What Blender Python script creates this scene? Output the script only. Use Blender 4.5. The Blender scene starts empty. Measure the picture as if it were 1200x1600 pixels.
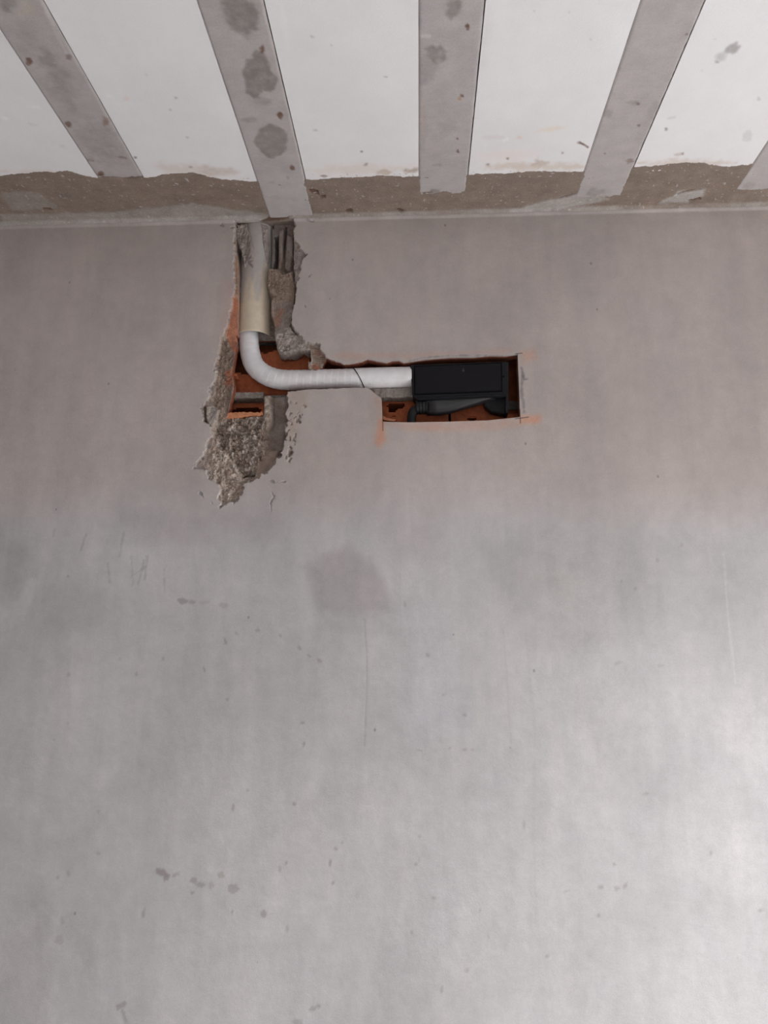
import bpy, bmesh, math, random
import numpy as np
from mathutils import Vector, Matrix

random.seed(7)
SC = bpy.context.scene
COL = SC.collection

# ------------------------------------------------------------------ camera
FPX = 1202.0                       # focal length in pixels of the 1200x1600 frame
PITCH = math.radians(11.2916)      # looking up
YAW = math.radians(2.5692)         # turned slightly left of square-on to the wall
CAM = np.array([0.0, -1.98, 1.55])
FW = np.array([-math.sin(YAW) * math.cos(PITCH), math.cos(YAW) * math.cos(PITCH), math.sin(PITCH)])
RT = np.array([math.cos(YAW), math.sin(YAW), 0.0])
UP = np.cross(RT, FW)
cam = bpy.data.cameras.new('camera')
cam.sensor_fit = 'VERTICAL'
cam.sensor_height = 36.0
cam.lens = FPX / 1600.0 * 36.0
cam.clip_start = 0.02
cam_o = bpy.data.objects.new('camera', cam)
COL.objects.link(cam_o)
m = Matrix(((RT[0], UP[0], -FW[0], CAM[0]), (RT[1], UP[1], -FW[1], CAM[1]),
            (RT[2], UP[2], -FW[2], CAM[2]), (0, 0, 0, 1)))
cam_o.matrix_world = m
SC.camera = cam_o

# ------------------------------------------------------------------ light
SC.view_settings.view_transform = 'Standard'
SC.view_settings.look = 'None'
SC.view_settings.gamma = 1.0
SC.view_settings.use_curve_mapping = False
SC.view_settings.exposure = 0.0
world = bpy.data.worlds.new('overcast_sky')
SC.world = world
world.use_nodes = True
wb = world.node_tree.nodes['Background']
wb.inputs[0].default_value = (0.86, 0.93, 1.0, 1)
wb.inputs[1].default_value = 0.15

ROOM_X0, ROOM_X1 = -2.6, 2.5
ROOM_Y0 = -4.6
HC = 2.808                         # ceiling height (underside of the joists)
DOOR_Y = (-1.75, -0.35)            # daylight opening in the right-hand wall
DOOR_Z = (0.0, 1.74)  # head set low to cut daylight off the upper wall
WIN_X = (-0.5, 2.1)                # opening added behind the camera for fill light
WIN_Z = (0.0, 2.3)

def area(name, loc, rot, sx, sy, power, color):
    l = bpy.data.lights.new(name, 'AREA')
    l.shape = 'RECTANGLE'
    l.size, l.size_y, l.energy, l.color = sx, sy, power, color
    o = bpy.data.objects.new(name, l)
    o.location, o.rotation_euler = loc, rot
    COL.objects.link(o)
    return o
# daylight through the doorway, with added fills there and behind the camera
area('daylight_doorway', (4.0, -0.95, 2.35), (0, math.radians(60), math.radians(-8)), 2.4, 2.4, 900, (0.955, 0.98, 1.0))   # sky over the terrace beside the room
area('ground_bounce_fill', (ROOM_X1 + 0.12, sum(DOOR_Y) / 2, 0.88), (0, math.radians(90), 0), 1.70, 1.35, 26, (0.97, 0.985, 1.0))   # added low fill, for bounce off the ground outside
area('fill_behind_camera', (sum(WIN_X) / 2, ROOM_Y0 - 0.16, 1.15), (math.radians(90), 0, 0), 2.5, 2.2, 19, (0.97, 0.98, 1.0))  # fill light added in the rear opening

# ------------------------------------------------------------------ helpers
def ray(px, py):
    return FW + RT * (px - 600.0) / FPX + UP * (800.0 - py) / FPX
def W(px, py, d=0.0):
    """point of the photograph on the plane d metres behind the wall face"""
    r = ray(px, py)
    return CAM + r * (d - CAM[1]) / r[1]
def wx(px, py, d=0.0): return W(px, py, d)[0]
def wz(px, py, d=0.0): return W(px, py, d)[2]
def Cc(px, py):
    """point of the photograph on the ceiling plane"""
    r = ray(px, py)
    return CAM + r * (HC - CAM[2]) / r[2]
def wpoly(pts, d=0.0): return np.array([[W(x, y, d)[0], W(x, y, d)[2]] for x, y in pts])
def cpoly(pts): return np.array([Cc(x, y)[:2] for x, y in pts])
def ell(cx, cy, rx, ry, rot=0.0, n=16, wob=0.0, seed=0):
    rng = random.Random(seed * 7919 + int(cx * 13 + cy))
    c, s = math.cos(math.radians(rot)), math.sin(math.radians(rot))
    out = []
    for i in range(n):
        a = 2 * math.pi * i / n
        k = 1 + wob * (rng.random() * 2 - 1)
        x, y = rx * k * math.cos(a), ry * k * math.sin(a)
        out.append((cx + x * c - y * s, cy + x * s + y * c))
    return out

def s2l(c):
    c = c / 255.0
    return c / 12.92 if c <= 0.04045 else ((c + 0.055) / 1.055) ** 2.4
def alb(r, g, b, k=0.62): return np.array([min(0.9, s2l(r) / k), min(0.9, s2l(g) / k), min(0.9, s2l(b) / k)])

def _h(ix, iy, seed):
    n = (ix.astype(np.int64) * 374761393 + iy.astype(np.int64) * 668265263 + seed * 982451653) & 0xffffffff
    n = ((n ^ (n >> 13)) * 1274126177) & 0xffffffff
    n = (n ^ (n >> 16)) & 0xffffff
    return n / float(0xffffff)
def vnoise(x, y, seed=0):
    ix, iy = np.floor(x), np.floor(y)
    fx, fy = x - ix, y - iy
    fx, fy = fx * fx * (3 - 2 * fx), fy * fy * (3 - 2 * fy)
    a, b = _h(ix, iy, seed), _h(ix + 1, iy, seed)
    c, d = _h(ix, iy + 1, seed), _h(ix + 1, iy + 1, seed)
    return (a * (1 - fx) + b * fx) * (1 - fy) + (c * (1 - fx) + d * fx) * fy
def fbm(x, y, seed=0, o=4):
    v, a, t = 0.0, 1.0, 0.0
    for k in range(o):
        v = v + a * (vnoise(x, y, seed + k * 17) * 2 - 1)
        t += a
        a *= 0.55
        x, y = x * 2.03 + 5.1, y * 2.03 + 1.7
    return v / t                                    # about -1..1
def worley(x, y, seed=0):
    ix, iy = np.floor(x), np.floor(y)
    d = np.full(x.shape, 9.0)
    for a in (-1, 0, 1):
        for b in (-1, 0, 1):
            px, py = ix + a + _h(ix + a, iy + b, seed), iy + b + _h(ix + a, iy + b, seed + 77)
            d = np.minimum(d, (px - x) ** 2 + (py - y) ** 2)
    return np.sqrt(d)
def sdf(poly, x, y):
    d = np.full(x.shape, 1e9)
    ins = np.zeros(x.shape, bool)
    n = len(poly)
    for i in range(n):
        ax, ay = poly[i]
        bx, by = poly[(i + 1) % n]
        ex, ey = bx - ax, by - ay
        t = np.clip(((x - ax) * ex + (y - ay) * ey) / (ex * ex + ey * ey + 1e-12), 0, 1)
        d = np.minimum(d, (x - ax - t * ex) ** 2 + (y - ay - t * ey) ** 2)
        if ay != by:
            c = ((ay > y) != (by > y)) & (x < (bx - ax) * (y - ay) / (by - ay) + ax)
            ins ^= c
    d = np.sqrt(d)
    return np.where(ins, -d, d)
def sdline(pts, x, y):
    d = np.full(x.shape, 1e9)
    for i in range(len(pts) - 1):
        ax, ay = pts[i]
        bx, by = pts[i + 1]
        ex, ey = bx - ax, by - ay
        t = np.clip(((x - ax) * ex + (y - ay) * ey) / (ex * ex + ey * ey + 1e-12), 0, 1)
        d = np.minimum(d, (x - ax - t * ex) ** 2 + (y - ay - t * ey) ** 2)
    return np.sqrt(d)
def sstep(t):
    t = np.clip(t, 0, 1)
    return t * t * (3 - 2 * t)

def mesh_obj(name, verts, faces, mat=None, parent=None, col=None, smooth=True):
    me = bpy.data.meshes.new(name)
    verts = np.asarray(verts, dtype=np.float32)
    if isinstance(faces, np.ndarray):
        nf, k = faces.shape
        me.vertices.add(len(verts)); me.vertices.foreach_set('co', verts.ravel())
        me.loops.add(nf * k); me.loops.foreach_set('vertex_index', faces.astype(np.int32).ravel())
        me.polygons.add(nf)
        me.polygons.foreach_set('loop_start', np.arange(0, nf * k, k, dtype=np.int32))
        me.polygons.foreach_set('loop_total', np.full(nf, k, dtype=np.int32))
        me.update(calc_edges=True); me.validate()
    else:
        me.from_pydata([tuple(map(float, v)) for v in verts], [], faces)
        me.update()
    if col is not None:
        ca = me.color_attributes.new('col', 'FLOAT_COLOR', 'POINT')
        c4 = np.ones((len(verts), 4), dtype=np.float32); c4[:, :3] = col
        ca.data.foreach_set('color', c4.ravel())
    if smooth:
        me.polygons.foreach_set('use_smooth', np.ones(len(me.polygons), bool))
    o = bpy.data.objects.new(name, me)
    COL.objects.link(o)
    if mat: me.materials.append(mat)
    if parent: o.parent = parent
    return o
def bm_obj(name, bm, mat, parent=None, smooth=False):
    me = bpy.data.meshes.new(name)
    bmesh.ops.recalc_face_normals(bm, faces=bm.faces)
    bm.to_mesh(me); bm.free()
    if smooth: me.polygons.foreach_set('use_smooth', np.ones(len(me.polygons), bool))
    o = bpy.data.objects.new(name, me)
    COL.objects.link(o)
    me.materials.append(mat)
    if parent: o.parent = parent
    return o
def bx(bm, a, b, bevel=0.0, seg=2):
    vs = [bm.verts.new((x, y, z)) for x in (a[0], b[0]) for y in (a[1], b[1]) for z in (a[2], b[2])]
    fs = [bm.faces.new([vs[i] for i in q]) for q in ((0, 1, 3, 2), (4, 6, 7, 5), (0, 4, 5, 1), (2, 3, 7, 6), (0, 2, 6, 4), (1, 5, 7, 3))]
    if bevel:
        es = list({e for f in fs for e in f.edges})
        bmesh.ops.bevel(bm, geom=es, offset=bevel, segments=seg, affect='EDGES', profile=0.6)
def prism(bm, pts, y0, y1, bevel=0.0):
    """closed outline in x,z, extruded through y0..y1"""
    a = [bm.verts.new((x, y0, z)) for x, z in pts]
    b = [bm.verts.new((x, y1, z)) for x, z in pts]
    n = len(pts)
    fs = [bm.faces.new(a), bm.faces.new(b[::-1])]
    for i in range(n):
        fs.append(bm.faces.new((a[i], b[i], b[(i + 1) % n], a[(i + 1) % n])))
    if bevel:
        es = list({e for f in fs for e in f.edges})
        bmesh.ops.bevel(bm, geom=es, offset=bevel, segments=2, affect='EDGES')
def tube_arrays(path, radf, nu=28, cap=True):
    """swept tube along an (n,3) path; radf(s, theta) -> radius"""
    P = np.asarray(path, float)
    T = np.gradient(P, axis=0)
    T /= np.linalg.norm(T, axis=1)[:, None]
    s = np.concatenate([[0], np.cumsum(np.linalg.norm(np.diff(P, axis=0), axis=1))])
    up = np.array([0, -1.0, 0.0])
    vs = []
    th = np.linspace(0, 2 * math.pi, nu, endpoint=False)
    for i in range(len(P)):
        a = up - T[i] * np.dot(up, T[i]); a /= np.linalg.norm(a)
        b = np.cross(T[i], a)
        r = radf(s[i], th)
        vs.append(P[i] + (a[None] * np.cos(th)[:, None] + b[None] * np.sin(th)[:, None]) * r[:, None])
    V = np.concatenate(vs)
    fs = []
    for i in range(len(P) - 1):
        for j in range(nu):
            k = (j + 1) % nu
            fs.append((i * nu + j, i * nu + k, (i + 1) * nu + k, (i + 1) * nu + j))
    if cap:
        fs.append(tuple(range(nu))[::-1])
        fs.append(tuple((len(P) - 1) * nu + j for j in range(nu)))
    return V, fs
def spline(pts, n):
    """Catmull-Rom through 3-D points, evenly resampled"""
    P = np.asarray(pts, float)
    P = np.vstack([2 * P[0] - P[1], P, 2 * P[-1] - P[-2]])
    out = []
    for i in range(1, len(P) - 2):
        for t in np.linspace(0, 1, 24, endpoint=False):
            a, b, c, d = P[i - 1], P[i], P[i + 1], P[i + 2]
            out.append(0.5 * ((2 * b) + (c - a) * t + (2 * a - 5 * b + 4 * c - d) * t * t + (3 * b - a - 3 * c + d) * t ** 3))
    out.append(P[-2])
    Q = np.array(out)
    s = np.concatenate([[0], np.cumsum(np.linalg.norm(np.diff(Q, axis=0), axis=1))])
    u = np.linspace(0, s[-1], n)
    return np.stack([np.interp(u, s, Q[:, k]) for k in range(3)], 1)
def empty(name, loc):
    o = bpy.data.objects.new(name, None)
    o.location = loc
    o.empty_display_size = 0.05
    COL.objects.link(o)
    return o
def struct(o, label, cat):
    o['kind'] = 'structure'; o['label'] = label; o['category'] = cat
    return o
def tag(o, label, cat, group=None):
    o['label'] = label; o['category'] = cat
    if group: o['group'] = group
    return o

# ------------------------------------------------------------------ materials
def new_mat(name):
    mt = bpy.data.materials.new(name)
    mt.use_nodes = True
    nt = mt.node_tree
    return mt, nt, nt.nodes['Principled BSDF']
def N(nt, typ, **kw):
    n = nt.nodes.new(typ)
    for k, v in kw.items():
        if k.startswith('i_'):
            n.inputs[k[2:].replace('_', ' ')].default_value = v
        else: setattr(n, k, v)
    return n
def noise(nt, scale, detail=4.0, rough=0.55, vec=None, dist=0.0):
    n = N(nt, 'ShaderNodeTexNoise')
    n.inputs['Scale'].default_value = scale
    n.inputs['Detail'].default_value = detail
    n.inputs['Roughness'].default_value = rough
    n.inputs['Distortion'].default_value = dist
    if vec: nt.links.new(vec, n.inputs['Vector'])
    return n.outputs['Fac']
def ramp(nt, fac, stops):
    r = N(nt, 'ShaderNodeValToRGB')
    e = r.color_ramp.elements
    while len(e) < len(stops): e.new(0.5)
    for k, (p, c) in enumerate(stops):
        e[k].position = p
        e[k].color = (c, c, c, 1) if not hasattr(c, '__len__') else (*c, 1)
    nt.links.new(fac, r.inputs[0])
    return r.outputs[0]
def mul(nt, a, b, fac=1.0, typ='MULTIPLY'):
    x = N(nt, 'ShaderNodeMix', data_type='RGBA', blend_type=typ)
    x.inputs[0].default_value = fac if not hasattr(fac, 'links') else 1.0
    if hasattr(fac, 'links'): nt.links.new(fac, x.inputs[0])
    for v, i in ((a, 6), (b, 7)):
        if hasattr(v, 'links'): nt.links.new(v, x.inputs[i])
        else: x.inputs[i].default_value = (*v, 1)
    return x.outputs[2]
def bump(nt, bsdf, h, strength, dist):
    b = N(nt, 'ShaderNodeBump')
    b.inputs['Strength'].default_value = strength
    b.inputs['Distance'].default_value = dist
    nt.links.new(h, b.inputs['Height'])
    nt.links.new(b.outputs[0], bsdf.inputs['Normal'])
def objvec(nt, scale=(1, 1, 1), loc=(0, 0, 0), rot=(0, 0, 0)):
    tc = N(nt, 'ShaderNodeTexCoord')
    mp = N(nt, 'ShaderNodeMapping')
    mp.inputs['Scale'].default_value = scale
    mp.inputs['Location'].default_value = loc
    mp.inputs['Rotation'].default_value = rot
    nt.links.new(tc.outputs['Object'], mp.inputs[0])
    return mp.outputs[0]
def attr(nt):
    a = N(nt, 'ShaderNodeAttribute', attribute_name='col')
    return a.outputs['Color']

def m_plaster():
    mt, nt, b = new_mat('trowelled_cement_plaster')
    c = attr(nt)
    v = objvec(nt)
    c = mul(nt, c, ramp(nt, noise(nt, 1.9, 5, 0.55, v, 0.6), [(0.30, 0.875), (0.72, 1.085)]))
    vs = objvec(nt, (9, 9, 1.6))
    c = mul(nt, c, ramp(nt, noise(nt, 1.6, 4, 0.6, vs, 0.4), [(0.3, 0.94), (0.7, 1.045)]))
    vd = objvec(nt, (5, 5, 2.2), (3, 0, 1), (0, math.radians(25), 0))
    c = mul(nt, c, ramp(nt, noise(nt, 1.5, 3, 0.5, vd, 0.8), [(0.35, (0.95, 0.955, 0.96)), (0.65, (1.03, 1.02, 1.015))]))
    c = mul(nt, c, ramp(nt, noise(nt, 22, 6, 0.72, v), [(0.30, 0.91), (0.70, 1.065)]))
    c = mul(nt, c, ramp(nt, noise(nt, 260, 2, 0.6, v), [(0.3, 0.95), (0.7, 1.04)]))
    # small dark pits scattered over the face
    vp = objvec(nt, (1, 0.0, 0.75), (0.3, 0, 0.7))
    vo = N(nt, 'ShaderNodeTexVoronoi', feature='F1'); vo.inputs['Scale'].default_value = 15
    nt.links.new(vp, vo.inputs['Vector'])
    thr = ramp(nt, vo.outputs['Distance'], [(0.035, 1.0), (0.06, 0.0)])
    sx = N(nt, 'ShaderNodeSeparateColor'); nt.links.new(vo.outputs['Color'], sx.inputs[0])
    pick = ramp(nt, sx.outputs[0], [(0.62, 0.0), (0.72, 1.0)])
    mk = mul(nt, thr, pick)
    c = mul(nt, c, (0.66, 0.64, 0.64), mk)
    nt.links.new(c, b.inputs['Base Color'])
    b.inputs['Roughness'].default_value = 0.72
    b.inputs['Specular IOR Level'].default_value = 0.35
    h = mul(nt, noise(nt, 55, 5, 0.6, v), noise(nt, 320, 2, 0.6, v), 0.35, 'MIX')
    bump(nt, b, h, 0.16, 0.004)
    return mt
def m_attr(name, rough, n1=(40, 0.85, 1.12), n2=(300, 0.85, 1.12), bs=0.5, bd=0.003, spec=0.3, extra=None):
    mt, nt, b = new_mat(name)
    c = attr(nt)
    v = objvec(nt)
    c = mul(nt, c, ramp(nt, noise(nt, n1[0], 5, 0.6, v), [(0.3, n1[1]), (0.7, n1[2])]))
    c = mul(nt, c, ramp(nt, noise(nt, n2[0], 3, 0.6, v), [(0.3, n2[1]), (0.7, n2[2])]))
    nt.links.new(c, b.inputs['Base Color'])
    b.inputs['Roughness'].default_value = rough
    b.inputs['Specular IOR Level'].default_value = spec
    bump(nt, b, noise(nt, n2[0] * 0.6, 5, 0.65, v), bs, bd)
    return mt
def m_plain(name, colr, rough, spec=0.5, n1=None, bs=0.0, bscale=200, bd=0.001):
    mt, nt, b = new_mat(name)
    v = objvec(nt)
    if n1: 
        c = mul(nt, colr, ramp(nt, noise(nt, n1[0], 5, 0.6, v), [(0.3, n1[1]), (0.7, n1[2])]))
        nt.links.new(c, b.inputs['Base Color'])
    else: b.inputs['Base Color'].default_value = (*colr, 1)
    b.inputs['Roughness'].default_value = rough
    b.inputs['Specular IOR Level'].default_value = spec
    if bs: bump(nt, b, noise(nt, bscale, 4, 0.6, v), bs, bd)
    return mt

PLASTER = m_plaster()
MORTAR = m_attr('crumbly_mortar', 0.95, (60, 0.82, 1.15), (420, 0.80, 1.16), 0.9, 0.003, 0.15)
CONC = m_attr('cast_joist_concrete', 0.8, (25, 0.92, 1.06), (260, 0.93, 1.06), 0.25, 0.002)
BAND = m_attr('poured_edge_concrete', 0.9, (28, 0.86, 1.12), (240, 0.85, 1.13), 0.5, 0.003)
FOAM = m_attr('white_polystyrene', 0.75, (9, 0.97, 1.02), (420, 0.965, 1.02), 0.25, 0.0015)
PVC = m_attr('mortar_stained_pvc', 0.68, (50, 0.93, 1.05), (300, 0.95, 1.05), 0.12, 0.001, 0.4)
CLAY = m_plain('fired_orange_clay', (0.43, 0.125, 0.055), 0.85, 0.2, (45, 0.75, 1.2), 0.4, 140, 0.002)
CLAY_L = m_plain('broken_pale_clay', (0.62, 0.26, 0.14), 0.95, 0.1, (90, 0.75, 1.2), 0.6, 200, 0.002)
JOINT = m_plain('grey_bed_mortar', (0.33, 0.29, 0.26), 0.95, 0.1, (120, 0.75, 1.2), 0.7, 260, 0.003)
BLACK = m_plain('matt_black_plastic', (0.0105, 0.010, 0.0125), 0.48, 0.22, (60, 0.9, 1.1), 0.06, 500, 0.0005)
BLACK2 = m_plain('black_plastic_cover', (0.007, 0.0062, 0.0080), 0.45, 0.18, (60, 0.9, 1.1), 0.05, 600, 0.0004)
RUBBER = m_plain('black_rubber', (0.010, 0.010, 0.011), 0.6, 0.35)
DARK = m_plain('dark_seam', (0.06, 0.05, 0.045), 0.9, 0.1)
CRUMB = m_plain('white_crumb', (0.75, 0.70, 0.65), 0.9, 0.1)
SHELL = m_plain('grey_cement_render', (0.42, 0.39, 0.38), 0.85, 0.2, (3, 0.9, 1.08), 0.1, 80, 0.002)
FLOORM = m_plain('dusty_concrete_floor', (0.52, 0.50, 0.485), 0.8, 0.3, (2.5, 0.85, 1.1), 0.1, 60, 0.002)
SLABM = m_plain('slab_topping', (0.35, 0.34, 0.33), 0.9, 0.2)
def m_tape():
    mt, nt, b = new_mat('white_wrapping_tape')
    v = objvec(nt)
    c = mul(nt, (0.88, 0.865, 0.88), ramp(nt, noise(nt, 35, 4, 0.6, v), [(0.3, 0.93), (0.7, 1.04)]))
    c = mul(nt, c, ramp(nt, noise(nt, 9, 3, 0.6, v), [(0.35, (0.97, 0.93, 0.92)), (0.6, (1, 1, 1))]))
    nt.links.new(c, b.inputs['Base Color'])
    b.inputs['Roughness'].default_value = 0.5
    b.inputs['Specular IOR Level'].default_value = 0.35
    bump(nt, b, noise(nt, 170, 3, 0.6, v), 0.25, 0.002)
    return mt
TAPE = m_tape()

# ------------------------------------------------------------------ wall_back: plaster with the hacked-out chase
def axis(segs):
    out = []
    for a, b, st in segs:
        n = max(1, int(round((b - a) / st)))
        out.append(np.linspace(a, b, n, endpoint=False))
    return np.concatenate(out + [[segs[-1][1]]])
FX0, FX1, FZ0, FZ1 = -0.635, 0.345, 1.915, 2.815
WTOP = HC + 0.002
xs = axis([(ROOM_X0, -1.3, 0.06), (-1.3, FX0, 0.0035), (FX0, -0.23, 0.0015), (-0.23, FX1, 0.002), (FX1, 1.3, 0.0035), (1.3, ROOM_X1, 0.06)])
zs = axis([(0, 0.6, 0.06), (0.6, FZ0, 0.0035), (FZ0, WTOP, 0.0016)])
X, Z = np.meshgrid(xs, zs, indexing='ij')
NX, NZ = X.shape
X = X.copy(); Z = Z.copy()

P_COL = alb(155.5, 151.8, 151.8)
dep = 0.0014 * fbm(X * 2.6, Z * 1.8, 3, 3) + 0.0005 * fbm(X * 11, Z * 6, 9, 3) + 0.0002 * fbm(X * 60, Z * 60, 4, 3)
colr = np.empty((NX, NZ, 3)); colr[:] = P_COL
# the wall was plastered in two lifts; the upper one dried browner
lift = sstep((Z + 0.05 * fbm(X * 2.5, Z * 2.5, 11, 3) - 1.86) / 0.20)[..., None]
colr = colr * (1 - lift * np.array([0.00, 0.075, 0.125]))

def zone(poly, margin):
    """index window of the wall grid around a polygon"""
    a, b = poly.min(0) - margin, poly.max(0) + margin
    i0, i1 = np.searchsorted(xs, a[0]), np.searchsorted(xs, b[0])
    j0, j1 = np.searchsorted(zs, a[1]), np.searchsorted(zs, b[1])
    return slice(max(0, i0 - 1), min(NX, i1 + 1)), slice(max(0, j0 - 1), min(NZ, j1 + 1))
def jit(x, z, amp, fr, seed): return amp * fbm(x * fr, z * fr, seed, 4)
def stain(pts, color, alpha, soft, amp=0.0, fr=40, seed=1, mottle=0.0, mfr=60):
    p = wpoly(pts)
    s = zone(p, soft + amp)
    x, z = X[s], Z[s]
    d = sdf(p, x, z) + jit(x, z, amp, fr, seed)
    w = sstep(0.5 - d / (2 * soft)) * alpha
    if mottle: w = w * np.clip(1 - mottle + mottle * (0.5 + 0.9 * fbm(x * mfr, z * mfr, seed + 5)) * 1.6, 0, 1.3)
    w = np.clip(w, 0, 1)[..., None]
    colr[s] = colr[s] * (1 - w) + np.asarray(color) * w
def stroke(pts, color, alpha, width, soft=0.002, amp=0.0, seed=1, sink=0.0):
    p = wpoly(pts)
    s = zone(p, width + soft + amp + 0.004)
    x, z = X[s], Z[s]
    d = sdline(p, x, z) - width / 2 + jit(x, z, amp, 90, seed)
    w = sstep(0.5 - d / (2 * soft)) * alpha
    dep[s] += sink * w
    w = np.clip(w, 0, 1)[..., None]
    colr[s] = colr[s] * (1 - w) + np.asarray(color) * w

# --- trowel marks, damp patches, tonal patches, dust and pencil on the flat plaster
DAMP = P_COL * np.array([0.80, 0.77, 0.76])
stain([(470, 885), (545, 848), (600, 905), (614, 958), (560, 966), (500, 955)], DAMP, 0.75, 0.018, 0.010, 14, 3)
stain([(505, 868), (580, 868), (603, 915), (612, 955), (560, 960), (520, 905)], DAMP * 0.97, 0.4, 0.012, 0.006, 14, 4)
stain([(500, 962), (622, 950), (627, 994), (565, 992), (515, 985)], P_COL * 0.90, 0.55, 0.007, 0.003, 20, 5)
stain([(0, 850), (40, 850), (55, 900), (30, 940), (0, 935)], P_COL * 0.76, 0.5, 0.03, 0.02, 12, 6)
stain([(60, 930), (150, 905), (185, 950), (160, 985), (70, 1000)], P_COL * 0.82, 0.5, 0.035, 0.02, 10, 7)
stain([(30, 975), (0, 985), (0, 960), (28, 935), (48, 900), (58, 905), (42, 955)], P_COL * 1.16, 0.45, 0.010, 0.006, 30, 8, 0.5)
stain([(110, 860), (225, 840), (260, 890), (225, 930), (150, 920)], P_COL * 1.10, 0.45, 0.03, 0.02, 10, 9)
stain([(190, 800), (330, 800), (330, 850), (215, 850)], P_COL * np.array([0.87, 0.82, 0.81]), 0.5, 0.03, 0.02, 10, 10)
stain([(340, 800), (440, 800), (445, 840), (350, 835)], P_COL * np.array([0.86, 0.80, 0.79]), 0.5, 0.025, 0.02, 10, 11)
stain([(560, 800), (680, 790), (690, 870), (620, 900), (590, 850)], P_COL * np.array([0.90, 0.86, 0.85]), 0.5, 0.04, 0.02, 10, 12)
stain([(690, 880), (790, 830), (810, 1000), (690, 980), (640, 930)], P_COL * 1.05, 0.4, 0.04, 0.02, 10, 13)
stain([(760, 840), (1000, 815), (1045, 950), (900, 1015), (780, 985)], P_COL * np.array([0.84, 0.84, 0.82]), 0.6, 0.06, 0.04, 6, 75, 0.3, 9)  # broad cloudy patch of darker plaster tone
stain([(640, 960), (690, 930), (720, 1130), (640, 1150)], P_COL * np.array([1.03, 1.05, 1.10]), 0.6, 0.05, 0.02, 8, 14)
stain([(830, 1080), (960, 1050), (1030, 1180), (960, 1260), (850, 1200)], P_COL * np.array([0.90, 0.90, 0.89]), 0.5, 0.05, 0.03, 10, 15, 0.5)
stain([(990, 1200), (1080, 1190), (1060, 1260), (1000, 1270)], P_COL * 0.85, 0.5, 0.04, 0.03, 14, 16, 0.5)
stain([(1050, 1340), (1170, 1290), (1200, 1300), (1200, 1400), (1090, 1390)], P_COL * 1.10, 0.6, 0.04, 0.03, 14, 17, 0.4)  # paler mottled patch low on the right
stain([(830, 1180), (845, 1160), (862, 1300), (850, 1420), (832, 1420)], P_COL * 0.93, 0.5, 0.012, 0.006, 12, 18)
stain([(60, 1420), (110, 1400), (140, 1500), (110, 1580), (60, 1560)], P_COL * 0.88, 0.5, 0.04, 0.03, 10, 19, 0.3)
stain([(0, 1480), (60, 1450), (70, 1600), (0, 1600)], P_COL * np.array([0.90, 0.86, 0.84]), 0.5, 0.06, 0.03, 8, 20)
# trowel lines
DK = P_COL * 0.74
stroke([(569, 968), (571, 1000), (573, 1030), (572, 1090), (569, 1165)], DK, 0.55, 0.003, 0.003, 0.002, 2, 0.0006)
stroke([(786, 985), (791, 1040), (795, 1110), (800, 1180)], P_COL * 0.85, 0.6, 0.002, 0.003, 0.002, 3)
stroke([(1131, 865), (1137, 960), (1143, 1010), (1149, 1068)], P_COL * 1.22, 0.8, 0.003, 0.003, 0.002, 4)
stroke([(660, 910), (700, 885), (742, 858)], P_COL * 1.12, 0.6, 0.003, 0.004, 0.002, 5)
stroke([(626, 872), (624, 920), (627, 994)], P_COL * 0.84, 0.5, 0.003, 0.004, 0.002, 6)
stroke([(818, 950), (836, 1150), (833, 1300), (838, 1440)], P_COL * 0.86, 0.5, 0.003, 0.006, 0.003, 7)
for a in ([(135, 832), (126, 860)], [(193, 833), (186, 870)], [(168, 880), (172, 915)], [(205, 900), (228, 885)], [(256, 890), (257, 925)],
          [(230, 870), (226, 905)], [(225, 875), (215, 915)], [(205, 870), (208, 915)], [(84, 828), (83, 838)]):
    stroke(a, P_COL * 0.70, 0.7, 0.003, 0.003, 0.004, 8, 0.0005)
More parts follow.
